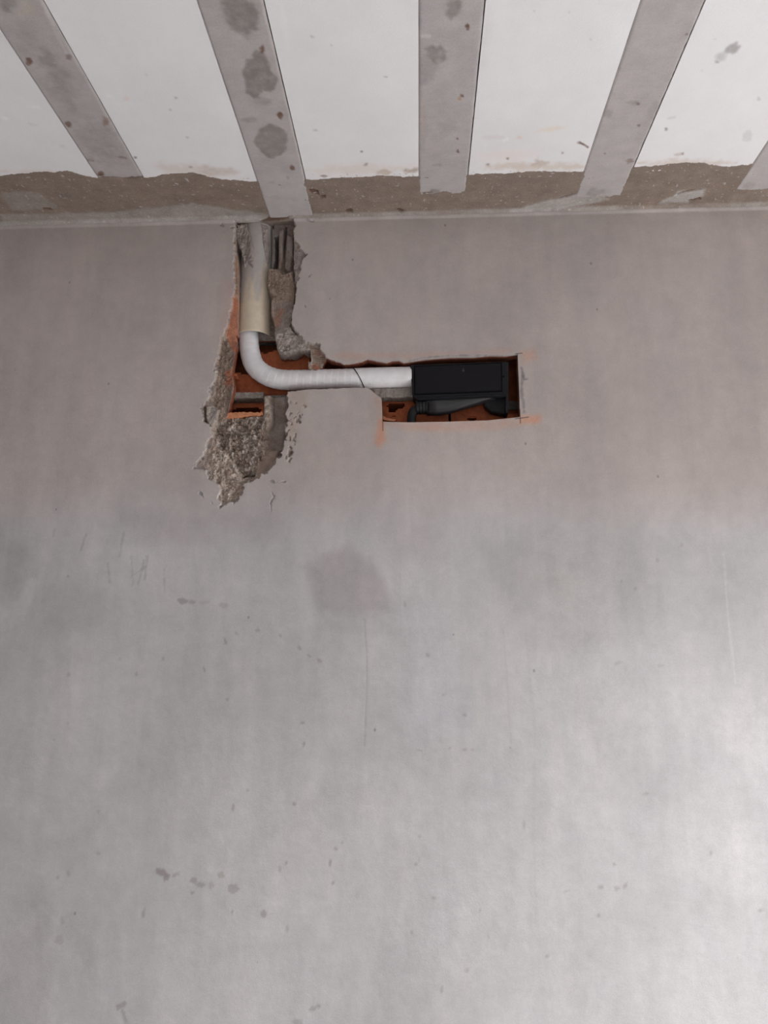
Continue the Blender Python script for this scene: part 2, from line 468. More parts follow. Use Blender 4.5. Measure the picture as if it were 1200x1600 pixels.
for (x, y, rx, ry, rot, al) in ((286, 939, 9, 5, 10, .8), (300, 941, 6, 3, 0, .6), (350, 946, 8, 4, 20, .45), (320, 941, 8, 3, 0, .3),
        (254, 1364, 13, 5, 28, .9), (260, 1371, 5, 6, 0, .8), (275, 1366, 7, 3, -30, .6), (303, 1375, 7, 4, -15, .7), (314, 1383, 8, 4, 20, .6),
        (330, 1383, 4, 6, 0, .5), (345, 1368, 5, 5, 0, .5), (365, 1389, 8, 8, 0, .65), (301, 1394, 3, 2, 0, .8), (363, 1425, 2, 4, 0, .7),
        (224, 1428, 2, 8, 18, .7), (189, 1571, 10, 6, -30, .7), (194, 1588, 3, 14, -18, .6), (92, 1468, 7, 8, 0, .45), (97, 1440, 3, 10, 0, .4),
        (364, 1262, 2, 6, 5, .7), (412, 1429, 5, 6, 0, .75), (516, 1348, 2, 6, 8, .75), (460, 1256, 3, 3, 0, .7), (525, 1327, 3, 3, 0, .7),
        (535, 1316, 2, 3, 0, .7), (447, 1349, 2, 3, 0, .7), (437, 1358, 2, 4, 0, .6), (520, 1380, 3, 3, 0, .6), (690, 1546, 3, 5, 0, .6),
        (729, 1517, 4, 4, 0, .5), (488, 1577, 6, 4, -30, .6), (498, 1572, 4, 3, 30, .6), (465, 1597, 9, 5, 0, .5), (977, 1384, 5, 4, 0, .6),
        (963, 1388, 4, 4, 0, .6), (939, 1386, 4, 3, 0, .6), (960, 1350, 2, 2, 0, .6), (887, 1392, 6, 2, -10, .55), (935, 1431, 2, 3, -30, .6),
        (855, 1494, 3, 3, 0, .5), (1112, 1334, 2, 4, 0, .6), (1188, 1423, 3, 2, -30, .6), (1009, 1240, 4, 3, 20, .5),
        (468, 1012, 5, 2, 60, .7), (483, 1025, 4, 2, 40, .6), (500, 1033, 4, 3, 40, .6), (437, 993, 3, 2, 30, .6), (403, 984, 3, 3, 0, .6),
        (668, 1024, 4, 3, 0, .6), (633, 945, 2, 6, -15, .6), (475, 1163, 2, 5, 20, .7), (473, 1129, 3, 2, 0, .7), (725, 1117, 3, 2, 0, .6),
        (693, 1085, 5, 1.5, 0, .5), (703, 1169, 3, 3, 0, .6), (726, 1171, 3, 2, 0, .6), (738, 1171, 2, 2, 0, .6), (655, 1172, 5, 1.5, 15, .55),
        (255, 1029, 2, 3, 20, .7), (187, 1030, 2, 2, 20, .7), (352, 1003, 2, 4, 0, .7), (319, 1046, 2, 4, -15, .7), (369, 989, 3, 2, 30, .7),
        (107, 1054, 3, 4, 0, .55), (213, 1053, 2, 3, 0, .6), (105, 1130, 3, 1.5, 0, .6), (355, 1093, 2, 3, 0, .6), (154, 1268, 2, 2, 0, .6),
        (153, 1333, 4, 3, 0, .4), (107, 1365, 3, 6, 0, .45), (90, 1371, 2, 3, 0, .6), (387, 1235, 2, 2, 0, .6), (1027, 875, 3, 3, 30, .5),
        (971, 909, 2, 2, 0, .7), (993, 920, 1.5, 3, 0, .5), (1065, 852, 2, 4, 0, .5), (965, 1037, 7, 3, -15, .4), (1033, 1040, 5, 2, 0, .4),
        (819, 1288, 2, 5, 0, .5), (650, 1350, 2, 2, 0, .6), (655, 1343, 2, 2, 0, .6), (678, 1403, 3, 2, 0, .55), (643, 1457, 2, 3, 0, .5),
        (750, 1423, 2, 3, 0, .5), (763, 1464, 2, 4, -20, .6), (656, 1307, 2, 4, 0, .5), (449, 1452, 2, 5, 0, .5)):
    stain(ell(x, y, rx, ry, rot, 12, 0.3, 2), P_COL * np.array([0.62, 0.58, 0.55]), al, 0.0025, 0.003, 120, 21)
# brick dust on the plaster around the cuts
DUST = alb(176, 124, 96)
stain([(592, 655), (601, 655), (603, 690), (592, 697), (585, 690)], DUST, 0.75, 0.012, 0.006, 40, 22)
stain([(600, 662), (700, 661), (810, 656), (850, 650), (838, 664), (760, 672), (640, 674)], DUST, 0.34, 0.012, 0.008, 30, 23, 0.4, 25)
stain([(812, 648), (845, 650), (843, 660), (812, 662)], DUST, 0.55, 0.010, 0.006, 40, 24)
stain([(812, 548), (835, 545), (838, 560), (818, 568)], DUST, 0.40, 0.014, 0.006, 40, 25)
stain([(520, 558), (560, 562), (590, 556), (640, 560), (700, 553), (800, 550), (800, 546), (640, 552), (520, 552)], DUST, 0.24, 0.008, 0.005, 40, 26, 0.4, 25)
stain([(585, 615), (597, 622), (597, 660), (590, 660), (588, 640)], DUST, 0.25, 0.012, 0.006, 40, 27)
stain([(345, 440), (364, 440), (364, 520), (345, 540)], DUST * 0.95, 0.18, 0.02, 0.01, 30, 28)
stain([(470, 608), (520, 608), (500, 640), (470, 640)], P_COL * np.array([0.93, 0.85, 0.78]), 0.4, 0.02, 0.01, 30, 29)
CHAR = P_COL * np.array([0.34, 0.33, 0.34])
stroke([(815, 576), (817, 585), (819, 593), (824, 592)], CHAR, 0.75, 0.006, 0.004, 0.005, 30)
stroke([(816, 588), (815, 612), (818, 630), (819, 643)], CHAR, 0.60, 0.006, 0.004, 0.005, 31)
stroke([(806, 552.5), (816, 551.5)], CHAR * 0.5, 0.95, 0.0022, 0.001, 0, 32, 0.001)
stroke([(805, 654), (826, 651.5)], CHAR * 0.5, 0.95, 0.0022, 0.001, 0, 33, 0.001)
stroke([(812.5, 640), (813, 661)], CHAR * 0.5, 0.95, 0.0022, 0.001, 0, 34, 0.001)
stroke([(597.5, 655), (598, 673)], CHAR * 0.6, 0.9, 0.0022, 0.001, 0, 35, 0.001)
stroke([(640, 564), (660, 559), (700, 556), (760, 555)], CHAR, 0.5, 0.003, 0.002, 0.003, 36)
# fillet of lighter plaster under the ceiling
wtop = sstep((Z - (HC - 0.016)) / 0.010)
wtop = wtop * (0.65 + 0.35 * fbm(X * 9, Z * 3, 44, 3))
dep -= 0.004 * wtop
colr = colr * (1 - 0.5 * wtop[..., None]) + (P_COL * 1.22) * 0.5 * wtop[..., None]

# --- hacked-out areas, laid over one another: outline, depth, edge softness, ragged edge, roughness, colours
M_BROWN, M_GREY, M_BEIGE, M_PALE, M_CLAY = alb(115, 100, 90), alb(128, 119, 115), alb(140, 124, 113), alb(165, 154, 145), alb(166, 104, 77)
LEFT = [(362, 325), (366, 356), (365, 384), (366, 419), (365, 447), (362, 475), (357, 503), (350, 519), (344, 533), (342, 554), (334, 575),
        (337, 591), (329, 603), (327, 619), (318, 636), (318, 657), (329, 666), (330, 680), (322, 692), (324, 703), (312, 716), (299, 727), (303, 733),
        (327, 734), (322, 750), (345, 764), (341, 780), (344, 792), (357, 787), (373, 780), (383, 757), (404, 748), (415, 736), (430, 717), (441, 702),
        (446, 682), (447.5, 650), (448, 617)]
RIGHT = [(449, 604), (486, 602), (508, 592), (517, 566), (512, 560), (509, 556), (497, 538), (478, 535), (469, 526), (455, 512), (454, 503), (460, 470), (462, 447), (471, 412),
         (478, 398), (468, 388), (457, 365), (459, 350), (461, 325)]
CHASE = LEFT + RIGHT
cp = wpoly(CHASE)
S = zone(cp, 0.03)
cx, cz = X[S], Z[S]
cd = dep[S].copy()
cc = colr[S].copy()
edge_low = sstep((wz(400, 540) - cz) / 0.06)                  # the upper flanks were cut cleaner
chase_d = sdf(cp, cx, cz) + (0.25 + 0.75 * edge_low) * jit(cx, cz, 0.012, 20, 69) + jit(cx, cz, 0.0075, 50, 70) + jit(cx, cz, 0.005, 170, 71)
exposed = np.zeros((NX, NZ), bool)
def layer(pts, depth, soft, ragged, rough, rfr, c1, c2, cfr=45, seed=1, alpha=1.0, cmix=1.0):
    global cd, cc
    d = (chase_d if pts is None else sdf(wpoly(pts), cx, cz) + jit(cx, cz, ragged, 60, seed) + jit(cx, cz, ragged * 0.5, 200, seed + 1))
    w = sstep(-d / soft + 0.5) * alpha
    if pts is not None: w = w * w0
    n = fbm(cx * rfr, cz * rfr, seed + 2, 5)
    wn = fbm(cx * 40, cz * 40, seed + 6, 2) * 0.35
    crumb = worley(cx * 105 + wn, cz * 105 - wn, seed) - 0.45 + 0.6 * (worley(cx * 230, cz * 230, seed + 9) - 0.45)
    tgt = depth + rough * (0.8 * n + 0.8 * crumb) + rough * 0.3 * fbm(cx * rfr * 3.7, cz * rfr * 3.7, seed + 3, 3)
    cd = cd * (1 - w) + tgt * w
    k = np.clip(0.5 + 1.1 * fbm(cx * cfr, cz * cfr, seed + 4, 4), 0, 1)[..., None]
    wc = (w * cmix)[..., None]
    cc = cc * (1 - wc) + (np.asarray(c1) * (1 - k) + np.asarray(c2) * k) * wc
    return w
w0 = layer(None, 0.0065, 0.005, 0, 0.0035, 60, M_BEIGE, M_GREY, 40, 100)
# rough base coat below the broken brick, with the tail of the trench
layer([(330, 655), (352, 650), (412, 650), (414, 615), (450, 612), (447, 650), (446, 685), (432, 712), (412, 733), (390, 748), (352, 742), (338, 705), (333, 680)],
      0.021, 0.018, 0.006, 0.0150, 70, M_BROWN * 1.15, M_PALE * 0.9, 70, 110)
layer([(316, 705), (345, 700), (385, 752), (372, 778), (346, 788), (340, 765), (330, 745)], 0.009, 0.014, 0.007, 0.0095, 75, M_BEIGE, M_PALE, 70, 114)
layer([(414, 606), (456, 606), (455, 650), (450, 688), (436, 712), (418, 700), (412, 660)], 0.038, 0.042, 0.002, 0.0020, 30, M_GREY, M_BROWN * 1.1, 40, 120)
layer([(418, 700), (436, 700), (428, 716), (412, 734), (400, 740), (398, 728)], 0.017, 0.008, 0.001, 0.0015, 30, M_BEIGE, M_BROWN * 1.1, 40, 124)
layer([(411, 616), (421, 614), (424, 655), (416, 672), (405, 668), (408, 652)], 0.010, 0.012, 0.003, 0.006, 95, M_BROWN, M_PALE * 0.9, 90, 128)
# ragged left flank
layer([(345, 530), (364, 520), (363, 575), (362, 600), (357, 632), (351, 656), (330, 660), (328, 640), (336, 600), (340, 560)], 0.012, 0.008, 0.004, 0.006, 80, M_BEIGE, M_BROWN, 60, 130)
layer([(322, 634), (333, 632), (342, 640), (338, 658), (330, 668), (322, 655)], 0.000, 0.004, 0.002, 0.003, 70, M_PALE * 0.95, M_GREY, 60, 134)
layer([(318, 634), (322, 634), (321, 645), (323, 660), (318, 658)], 0.016, 0.003, 0.001, 0.002, 70, M_BROWN * 0.8, M_BROWN, 60, 136)
layer([(397, 738), (395, 742), (386, 743), (378, 745), (382, 741)], 0.034, 0.004, 0.003, 0.003, 70, M_BROWN * 0.8, M_BROWN, 60, 138)
# the trench holding the pipe
layer([(368, 340), (459, 340), (457, 398), (462, 447), (459, 475), (454, 505), (466, 526), (483, 543), (484, 562), (430, 560), (366, 530), (370, 450)],
      0.060, 0.006, 0.002, 0.004, 50, M_GREY, M_BROWN, 40, 140)
layer([(424, 340), (459, 340), (457, 398), (462, 447), (459, 475), (454, 505), (452, 520), (428, 520), (428, 470), (424, 420)], 0.030, 0.006, 0.002, 0.003, 45, M_GREY, M_BROWN * 1.05, 40, 144)
layer([(414, 418), (428, 412), (440, 424), (456, 420), (461, 447), (459, 475), (455, 500), (428, 505), (420, 486), (422, 461), (414, 442)],
      0.010, 0.010, 0.003, 0.0065, 45, M_BROWN * 1.12, M_BROWN * 1.35, 40, 150)
layer([(424, 470), (456, 470), (454, 515), (427, 520)], 0.017, 0.010, 0.002, 0.004, 55, M_BROWN * 1.1, M_GREY, 50, 154)
layer([(425, 480), (442, 478), (438, 505), (428, 512)], 0.015, 0.008, 0.003, 0.004, 55, M_CLAY * 0.75, M_BROWN * 1.1, 50, 158, 0.7)
layer([(426, 514), (453, 508), (470, 526), (484, 538), (484, 545), (468, 545), (440, 551), (431, 545)], 0.012, 0.010, 0.003, 0.0065, 55, M_GREY, M_PALE * 0.85, 50, 160)
layer([(482, 536), (497, 537), (511, 556), (506, 564), (504, 574), (484, 576), (486, 556)], 0.017, 0.005, 0.002, 0.002, 60, M_BROWN * 1.15, M_PALE * 0.85, 50, 164)
layer([(458, 390), (478, 396), (471, 414), (463, 445), (459, 440)], 0.005, 0.004, 0.003, 0.003, 60, M_GREY, M_GREY * 1.1, 50, 168)
# moulded grooves beside the pipe head
layer([(421, 348), (434, 348), (433, 400), (428, 417), (420, 412)], 0.030, 0.007, 0.001, 0.002, 40, M_GREY, M_GREY * 0.9, 40, 170)
layer([(427.5, 362), (432, 360), (432, 398), (429, 416), (424, 414), (428, 395)], 0.062, 0.004, 0.0006, 0.001, 40, M_GREY * 0.7, M_GREY * 0.8, 40, 172)
layer([(434, 356), (443, 352), (440, 395), (436, 415), (433, 415)], 0.016, 0.006, 0.001, 0.002, 50, M_GREY, M_BROWN, 40, 174)
layer([(443, 345), (446, 345), (444, 372), (441, 395), (440, 380)], 0.045, 0.004, 0.0006, 0.001, 50, M_GREY * 0.8, M_GREY * 0.85, 40, 176)
layer([(446, 360), (457, 362), (456, 398), (452, 420), (442, 415), (444, 385)], 0.020, 0.008, 0.002, 0.003, 45, M_GREY, M_BROWN, 40, 178)
# clots of mortar on the left of the pipe head
layer([(366, 345), (384, 345), (388, 362), (386, 385), (383, 412), (379, 414), (374, 390), (367, 372)], 0.012, 0.008, 0.003, 0.006, 70, M_GREY, M_PALE * 0.8, 70, 180)
# broken brick edge beside the pipe and the ribbed faces of the brick
layer([(366, 384), (371, 400), (372, 470), (370, 520), (366, 530), (356, 520), (357, 503), (363, 475), (365, 447)], 0.010, 0.004, 0.001, 0.002, 50, M_BEIGE, M_BEIGE * np.array([1.05, 0.85, 0.75]), 25, 186, 1.0)
layer([(363, 455), (371, 468), (370, 518), (367, 548), (363, 548), (352, 522), (358, 500)], 0.011, 0.004, 0.001, 0.002, 50, M_CLAY, M_CLAY * 0.85, 45, 188, 0.75)
def ribs(pts, amp, alpha, clay):
    global cd, cc
    d = sdf(wpoly(pts), cx, cz)
    w = sstep(-d / 0.004 + 0.5)
    cd = cd + w * amp * np.sin((cz + 0.10 * cx) / 0.0058 * 2 * math.pi)
    wc = (w * alpha * np.clip(0.6 + fbm(cx * 60, cz * 60, 90), 0, 1))[..., None]
    cc = cc * (1 - wc) + clay * wc
ribs([(350, 578), (361, 574), (363, 600), (356, 606), (348, 598)], 0.0016, 0.75, M_CLAY)
ribs([(486, 540), (498, 540), (509, 557), (503, 566), (488, 572)], 0.0016, 0.20, M_CLAY)
layer([(486, 566), (496, 564), (500, 574), (486, 574)], 0.020, 0.004, 0.001, 0.002, 50, M_CLAY * 0.85, M_BEIGE, 45, 190, 0.8)
dep[S] = cd; colr[S] = cc
exposed[S] = chase_d < 0
# scuffed plaster with little pits right of the trench
stain([(449, 612), (484, 607), (474, 650), (462, 680), (452, 704), (447, 690)], M_BEIGE * 1.12, 0.45, 0.012, 0.006, 40, 195, 0.5)
rs = random.Random(3)
for k in range(46):
    t = rs.random()
    x0 = 450 + (1 - t) * 26 * rs.random() + 3 * t
    y0 = 625 + 90 * t + rs.uniform(-10, 10)
    if k % 3 == 0: x0, y0 = 472 - 22 * t + rs.uniform(-3, 3), 640 + 75 * t
    stroke([(x0, y0), (x0 + rs.uniform(-2.5, 2.5), y0 + rs.uniform(0, 5))], M_BROWN * rs.uniform(0.75, 1.1), 0.75, rs.uniform(0.001, 0.0035), 0.002, 0.004, 300 + k, 0.004)
for pts, w_ in (([(424, 768), (427, 776), (422, 785), (424, 800)], 0.006), ([(312, 770), (318, 778)], 0.005), ([(330, 785), (333, 788)], 0.004),
                ([(352, 755), (352, 738), (362, 726)], 0.003), ([(446, 752), (432, 754), (420, 750)], 0.0025), ([(346, 350), (352, 357), (366, 354)], 0.004),
                ([(480, 343), (492, 347), (500, 341)], 0.006), ([(484, 430), (486, 428)], 0.004), ([(476, 478), (477, 480)], 0.004)):
    stroke(pts, P_COL * 0.62, 0.7, w_ * 0.55, 0.002, 0.007, 60, 0.003)

# --- the opening cut through plaster and brick face
HOLE = [(368, 522), (369, 535), (366, 548), (364, 562), (362, 575), (361, 578), (363, 592), (364.5, 605), (360, 620), (357, 635), (354, 645), (353.5, 651),
        (380, 651), (410, 648), (411.5, 640), (411.5, 618), (418, 615.5), (450, 612), (480, 609), (513, 607.5), (545, 606), (572, 605.5), (577, 608), (590, 618), (596, 622), (597, 640), (597.5, 659),
        (640, 660), (700, 659), (760, 657), (795, 653.5), (812.5, 651.5), (811.5, 610), (810, 580), (809, 553.5), (790, 555.5), (765, 555), (740, 557.5), (700, 558), (664, 561),
        (645, 564), (630, 566), (622, 562.5), (612, 563), (604, 566), (588, 563.5), (575, 560.5), (566, 564), (550, 567.5), (537, 568), (521, 563), (509, 558.5),
        (505, 563), (503, 572), (492, 576), (482, 574), (480, 560), (482, 547), (470, 545.5), (457, 549), (440, 552), (433, 548), (431, 540), (427, 528), (426, 519), (400, 518)]
hp = wpoly(HOLE)
SH = zone(hp, 0.01)
hx, hz = X[SH], Z[SH]
ragged = sstep((wx(600, 600) - hx) / 0.05) * 0.8 + 0.12
hd = np.full((NX, NZ), 1.0)
def hole_field(x, z): return sdf(hp, x, z) + 0.0022 * ragged * fbm(x * 90, z * 90, 200, 3)
hd[SH] = hole_field(hx, hz)
fc = 0.25 * (hd[:-1, :-1] + hd[1:, :-1] + hd[:-1, 1:] + hd[1:, 1:])
keep = fc > 0
# snap the rim vertices to the cut line
nk = np.zeros((NX, NZ), int)
for a in (0, 1):
    for b in (0, 1):
        nk[a:NX - 1 + a, b:NZ - 1 + b] += keep.astype(int)
rim = (nk > 0) & (nk < 4)
rim[0, :] = rim[-1, :] = False; rim[:, 0] = rim[:, -1] = False
gx = np.gradient(hd[SH], xs[SH[0]], axis=0); gz = np.gradient(hd[SH], zs[SH[1]], axis=1)
gl = np.sqrt(gx * gx + gz * gz) + 1e-6
r_ = rim[SH]
mv = np.clip(hd[SH], -0.0026, 0.0026)
hx2 = np.where(r_, hx - mv * gx / gl, hx); hz2 = np.where(r_, hz - mv * gz / gl, hz)
X[SH] = hx2; Z[SH] = hz2

idx = np.arange(NX * NZ).reshape(NX, NZ)
V = np.stack([X, dep, Z], -1).reshape(-1, 3)
CV = colr.reshape(-1, 3)
quad = np.stack([idx[:-1, :-1], idx[1:, :-1], idx[1:, 1:], idx[:-1, 1:]], -1)
ex_f = exposed[:-1, :-1] & exposed[1:, 1:]
def sub(name, mask, mat, parent=None, extra=None):
    q = quad[mask]
    used = np.unique(q)
    remap = np.full(NX * NZ, -1); remap[used] = np.arange(len(used))
    v, c, f = V[used], CV[used], remap[q]
    if extra is not None:
        f = np.concatenate([f, extra[2] + len(v)]); v = np.concatenate([v, extra[0]]); c = np.concatenate([c, extra[1]])
    return mesh_obj(name, v, f, mat, parent, c)
# the reveal of the cut: plaster thickness, then the clay face of the bricks
edges = []
kp = keep
h = kp[:, :-1] != kp[:, 1:]
for i, j in zip(*np.nonzero(h)):
    a, b = idx[i, j + 1], idx[i + 1, j + 1]
    edges.append((a, b) if kp[i, j] else (b, a))
h = kp[:-1, :] != kp[1:, :]
for i, j in zip(*np.nonzero(h)):
    a, b = idx[i + 1, j], idx[i + 1, j + 1]
    edges.append((b, a) if kp[i, j] else (a, b))
edges = np.array(edges)
ev = np.unique(edges)
em = {int(v): k for k, v in enumerate(ev)}
n0 = len(ev)
d0 = V[ev][:, 1]
lv = [d0, np.maximum(d0 + 0.001, 0.006), np.maximum(d0 + 0.002, 0.011), np.maximum(d0 + 0.012, 0.037)]
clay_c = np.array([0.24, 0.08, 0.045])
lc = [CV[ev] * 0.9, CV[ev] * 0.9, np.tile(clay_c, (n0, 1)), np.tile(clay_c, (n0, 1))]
rv = np.concatenate([np.stack([V[ev][:, 0], l, V[ev][:, 2]], 1) for l in lv])
rc = np.concatenate(lc)
rf = np.concatenate([np.array([[em[int(a)] + L * n0, em[int(b)] + L * n0, em[int(b)] + (L + 1) * n0, em[int(a)] + (L + 1) * n0] for a, b in edges]) for L in range(3)])
wall = sub('wall_back', keep & ~ex_f, PLASTER, None, (rv, rc, rf))
struct(wall, 'grey cement plastered wall with a hacked chase and a cut box opening', 'wall')
em_o = sub('exposed_mortar', keep & ex_f, MORTAR, wall)
em_o.data.polygons.foreach_set('use_smooth', np.zeros(len(em_o.data.polygons), bool))
em_o['label'] = 'rough crumbly mortar laid bare along the hacked chase'

# --- hollow clay bricks behind the plaster (four rows of cells, split by a middle web)
DW = 0.066
zj0, zj1 = wz(600, 623, 0.05), wz(600, 612, 0.05)        # bed joint
CH = 0.190
def sheet(bm, x0, x1, z0, z1, y0, th, holes=(), step=0.005):
    nx, nz = int((x1 - x0) / step) + 1, int((z1 - z0) / step) + 1
    gx_, gz_ = np.linspace(x0, x1, nx), np.linspace(z0, z1, nz)
    A, B = np.meshgrid(gx_, gz_, indexing='ij')
    kd = np.full(A.shape, 1.0)
    for p in holes: kd = np.minimum(kd, sdf(p, A, B) + 0.0015 * fbm(A * 120, B * 120, 5))
    fr = {}; bk = {}
    yy = y0 + 0.0012 * fbm(A * 14, B * 30, 8)
    def vert(dct, i, j, off):
        if (i, j) not in dct: dct[(i, j)] = bm.verts.new((A[i, j], yy[i, j] + off, B[i, j]))
        return dct[(i, j)]
    kf = (kd[:-1, :-1] > 0) & (kd[1:, 1:] > 0)
    for i in range(nx - 1):
        for j in range(nz - 1):
            if not kf[i, j]: continue
            q = ((i, j), (i + 1, j), (i + 1, j + 1), (i, j + 1))
            bm.faces.new([vert(fr, a, b, 0) for a, b in q])
            bm.faces.new([vert(bk, a, b, th) for a, b in q][::-1])
            for (a, b), (ni, nj) in zip(((q[0], q[1]), (q[1], q[2]), (q[2], q[3]), (q[3], q[0])), ((i, j - 1), (i + 1, j), (i, j + 1), (i - 1, j))):
                if not (0 <= ni < nx - 1 and 0 <= nj < nz - 1) or not kf[ni, nj]:
                    bm.faces.new([vert(fr, *b, 0), vert(fr, *a, 0), vert(bk, *a, th), vert(bk, *b, th)])
def brick(px0, px1, zbase, holes=(), front=(), web_from={}, web_to=None):
    """hollow brick whose face has been hacked off: back shell, middle web, cell webs"""
    x0, x1 = wx(px0, 600, 0.05), wx(px1, 600, 0.05)
    z0, z1 = zbase, zbase + CH
    bm = bmesh.new()
    bx(bm, (x0, 0.157, z0), (x1, 0.166, z1))
    sheet(bm, x0, x1, z0 + 0.004, z1 - 0.004, DW, 0.007, holes)
    for k in range(5):
        zz = z0 + 0.004 + (CH - 0.008) * k / 4
        bx(bm, (wx(web_from[k], 600, 0.05) if k in web_from else x0, DW + 0.003, zz - 0.004), (x1 if web_to is None else wx(web_to, 600, 0.05), 0.158, zz + 0.004))
    for a in (x0, x1 - 0.008): bx(bm, (a, DW + 0.002, z0), (a + 0.008, 0.158, z1))
    for (pa, pb, zz, yf) in front:                         # stumps of cell webs that still reach forward
        bx(bm, (wx(pa, 600, 0.05), yf, zz - 0.004), (wx(pb, 600, 0.05), DW + 0.004, zz + 0.004), 0.0015, 1)
    return bm_obj('brick', bm, CLAY, wall)
zu, zl = zj1, zj0 - CH
cell = (CH - 0.008) / 4
hp_ = lambda pts: wpoly(pts, DW)
brick(300, 482, zu, [hp_([(350, 540), (366, 545), (378, 555), (392, 580), (398, 584), (375, 582), (352, 577)]), hp_([(372, 500), (432, 500), (434, 544), (424, 549), (412, 551), (402, 546), (380, 540)])],
      [(340, 372, zu + 0.004 + cell, 0.030)], {1: 396, 2: 437, 3: 437, 4: 437})
brick(487, 645, zu, [hp_([(488, 562), (520, 556), (560, 560), (640, 556), (640, 574), (488, 576)])])
brick(650, 830, zu, [hp_([(790, 545), (826, 545), (826, 610), (790, 610)])], web_to=786)
brick(252, 412, zl, [hp_([(360, 640), (395, 638), (408, 641), (404, 648), (362, 650)])], [(345, 411, zl + 0.004 + 3 * cell - 0.004, 0.016)])
brick(570, 700, zl, [hp_([(606, 634), (611, 628), (616, 631), (625, 629.5), (632, 632), (631, 637), (622, 638), (619, 643), (609, 642)]), hp_([(610, 652), (617, 652), (616, 656), (611, 656)])])
brick(704, 862, zl, [hp_([(732, 652), (743, 651), (744, 657), (735, 659)]), hp_([(790, 612), (826, 612), (826, 644), (796, 646)])], web_to=786)
# pale broken face of the cell web under the open cell
a0, a1 = W(353, 645, 0.014), W(411, 645, 0.014)
n = 22
top = [(a0[0] + (a1[0] - a0[0]) * k / n, wz(353 + 58 * k / n, 645.5 - 1.5 * k / n + 1.2 * random.uniform(-1, 1), 0.014)) for k in range(n + 1)]
bot = [(a0[0] + (a1[0] - a0[0]) * k / n, wz(352 + 58 * k / n, 655 - 6.0 * k / n + 1.2 * random.uniform(-1, 1), 0.014)) for k in range(n + 1)]
bm = bmesh.new(); prism(bm, top + bot[::-1], 0.0125, 0.034)
bm_obj('broken_brick_edge', bm, CLAY_L, wall)['label'] = 'pale orange broken brick edge under the open cell'
# bed joint between the two courses, broken back unevenly
def joint(pa, pb, ya, za, zb, name='mortar_joint'):
    bm = bmesh.new()
    x0, x1 = wx(pa, 617, ya), wx(pb, 617, ya)
    n = max(4, int((x1 - x0) / 0.006))
    rows = []
    for k in range(n + 1):
        x = x0 + (x1 - x0) * k / n
        f = ya + 0.0025 * math.sin(k * 0.9) * math.sin(k * 0.37 + 1) + 0.0006 * random.uniform(-1, 1)
        e0, e1 = za + 0.0012 * random.uniform(-1, 1), zb + 0.0012 * random.uniform(-1, 1)
        rows.append([bm.verts.new(q) for q in ((x, f, e0), (x, f + 0.002 * random.random(), (e0 + e1) / 2), (x, f, e1), (x, 0.160, e1), (x, 0.160, e0))])
    for a, b in zip(rows, rows[1:]):
        for k in range(5): bm.faces.new((a[k], b[k], b[(k + 1) % 5], a[(k + 1) % 5]))
    bm.faces.new(rows[0][::-1]); bm.faces.new(rows[-1])
    return bm_obj(name, bm, JOINT, wall)
joint(352, 411, 0.034, wz(380, 622, 0.034), wz(380, 613, 0.034))
joint(411, 572, 0.064, zj0, zj1)
joint(572, 662, 0.034, wz(610, 621, 0.034), wz(610, 606, 0.034))
joint(662, 788, 0.064, zj0, zj1)
joint(788, 862, 0.150, zj0 - 0.002, zj1 + 0.002)
# solid masonry core behind everything, closing the wall
bm = bmesh.new(); bx(bm, (ROOM_X0, 0.168, 0), (ROOM_X1, 0.22, HC))
bm_obj('wall_core', bm, SHELL, wall)

# ------------------------------------------------------------------ ceiling: joists, foam infill, poured edge
slab = bmesh.new(); bx(slab, (ROOM_X0 - 0.15, ROOM_Y0 - 0.15, HC + 0.125), (ROOM_X1 + 0.15, 0.22, HC + 0.18))
ceil = struct(bm_obj('ceiling', slab, SLABM), 'ceiling of grey concrete joists with white polystyrene infill panels', 'ceiling')

def slab_grid(name, x0, x1, y0, y1, z, top, stepx, stepy, mat, base, painter, parent, skirt=True):
    """block whose underside is a painted, slightly uneven grid"""
    nx, ny = max(2, int((x1 - x0) / stepx)) + 1, max(2, int((y1 - y0) / stepy)) + 1
    A, B = np.meshgrid(np.linspace(x0, x1, nx), np.linspace(y0, y1, ny), indexing='ij')
    H = np.full(A.shape, z)
    C_ = np.empty((nx, ny, 3)); C_[:] = base
    A, B, H, C_ = painter(A, B, H, C_)
    ii = np.arange(nx * ny).reshape(nx, ny)
    q = np.stack([ii[:-1, :-1], ii[:-1, 1:], ii[1:, 1:], ii[1:, :-1]], -1).reshape(-1, 4)
    v = np.stack([A, B, H], -1).reshape(-1, 3); c = C_.reshape(-1, 3)
    if skirt:
        ring = np.concatenate([ii[:, 0], ii[-1, 1:], ii[-2::-1, -1], ii[0, -2:0:-1]])
        n = len(ring); b0 = len(v)
        lo = v[ring]; hi = lo.copy(); hi[:, 2] = top
        v = np.concatenate([v, lo, hi]); c = np.concatenate([c, c[ring], c[ring]])
        k = np.arange(n); k2 = (k + 1) % n
        q = np.concatenate([q, np.stack([b0 + k, b0 + k2, b0 + n + k2, b0 + n + k], -1)[:, ::-1]])
    return mesh_obj(name, v, q, mat, parent, c)
def blot(C_, A, B, pts, color, alpha, soft, amp=0.0, fr=60, seed=1, mottle=0.0):
    p = cpoly(pts)
    d = sdf(p, A, B) + amp * fbm(A * fr, B * fr, seed)
    w = np.clip(sstep(0.5 - d / (2 * soft)) * alpha * (1 + mottle * fbm(A * 90, B * 90, seed + 3)), 0, 1)[..., None]
    C_[...] = C_ * (1 - w) + np.asarray(color) * w
    return w[..., 0]

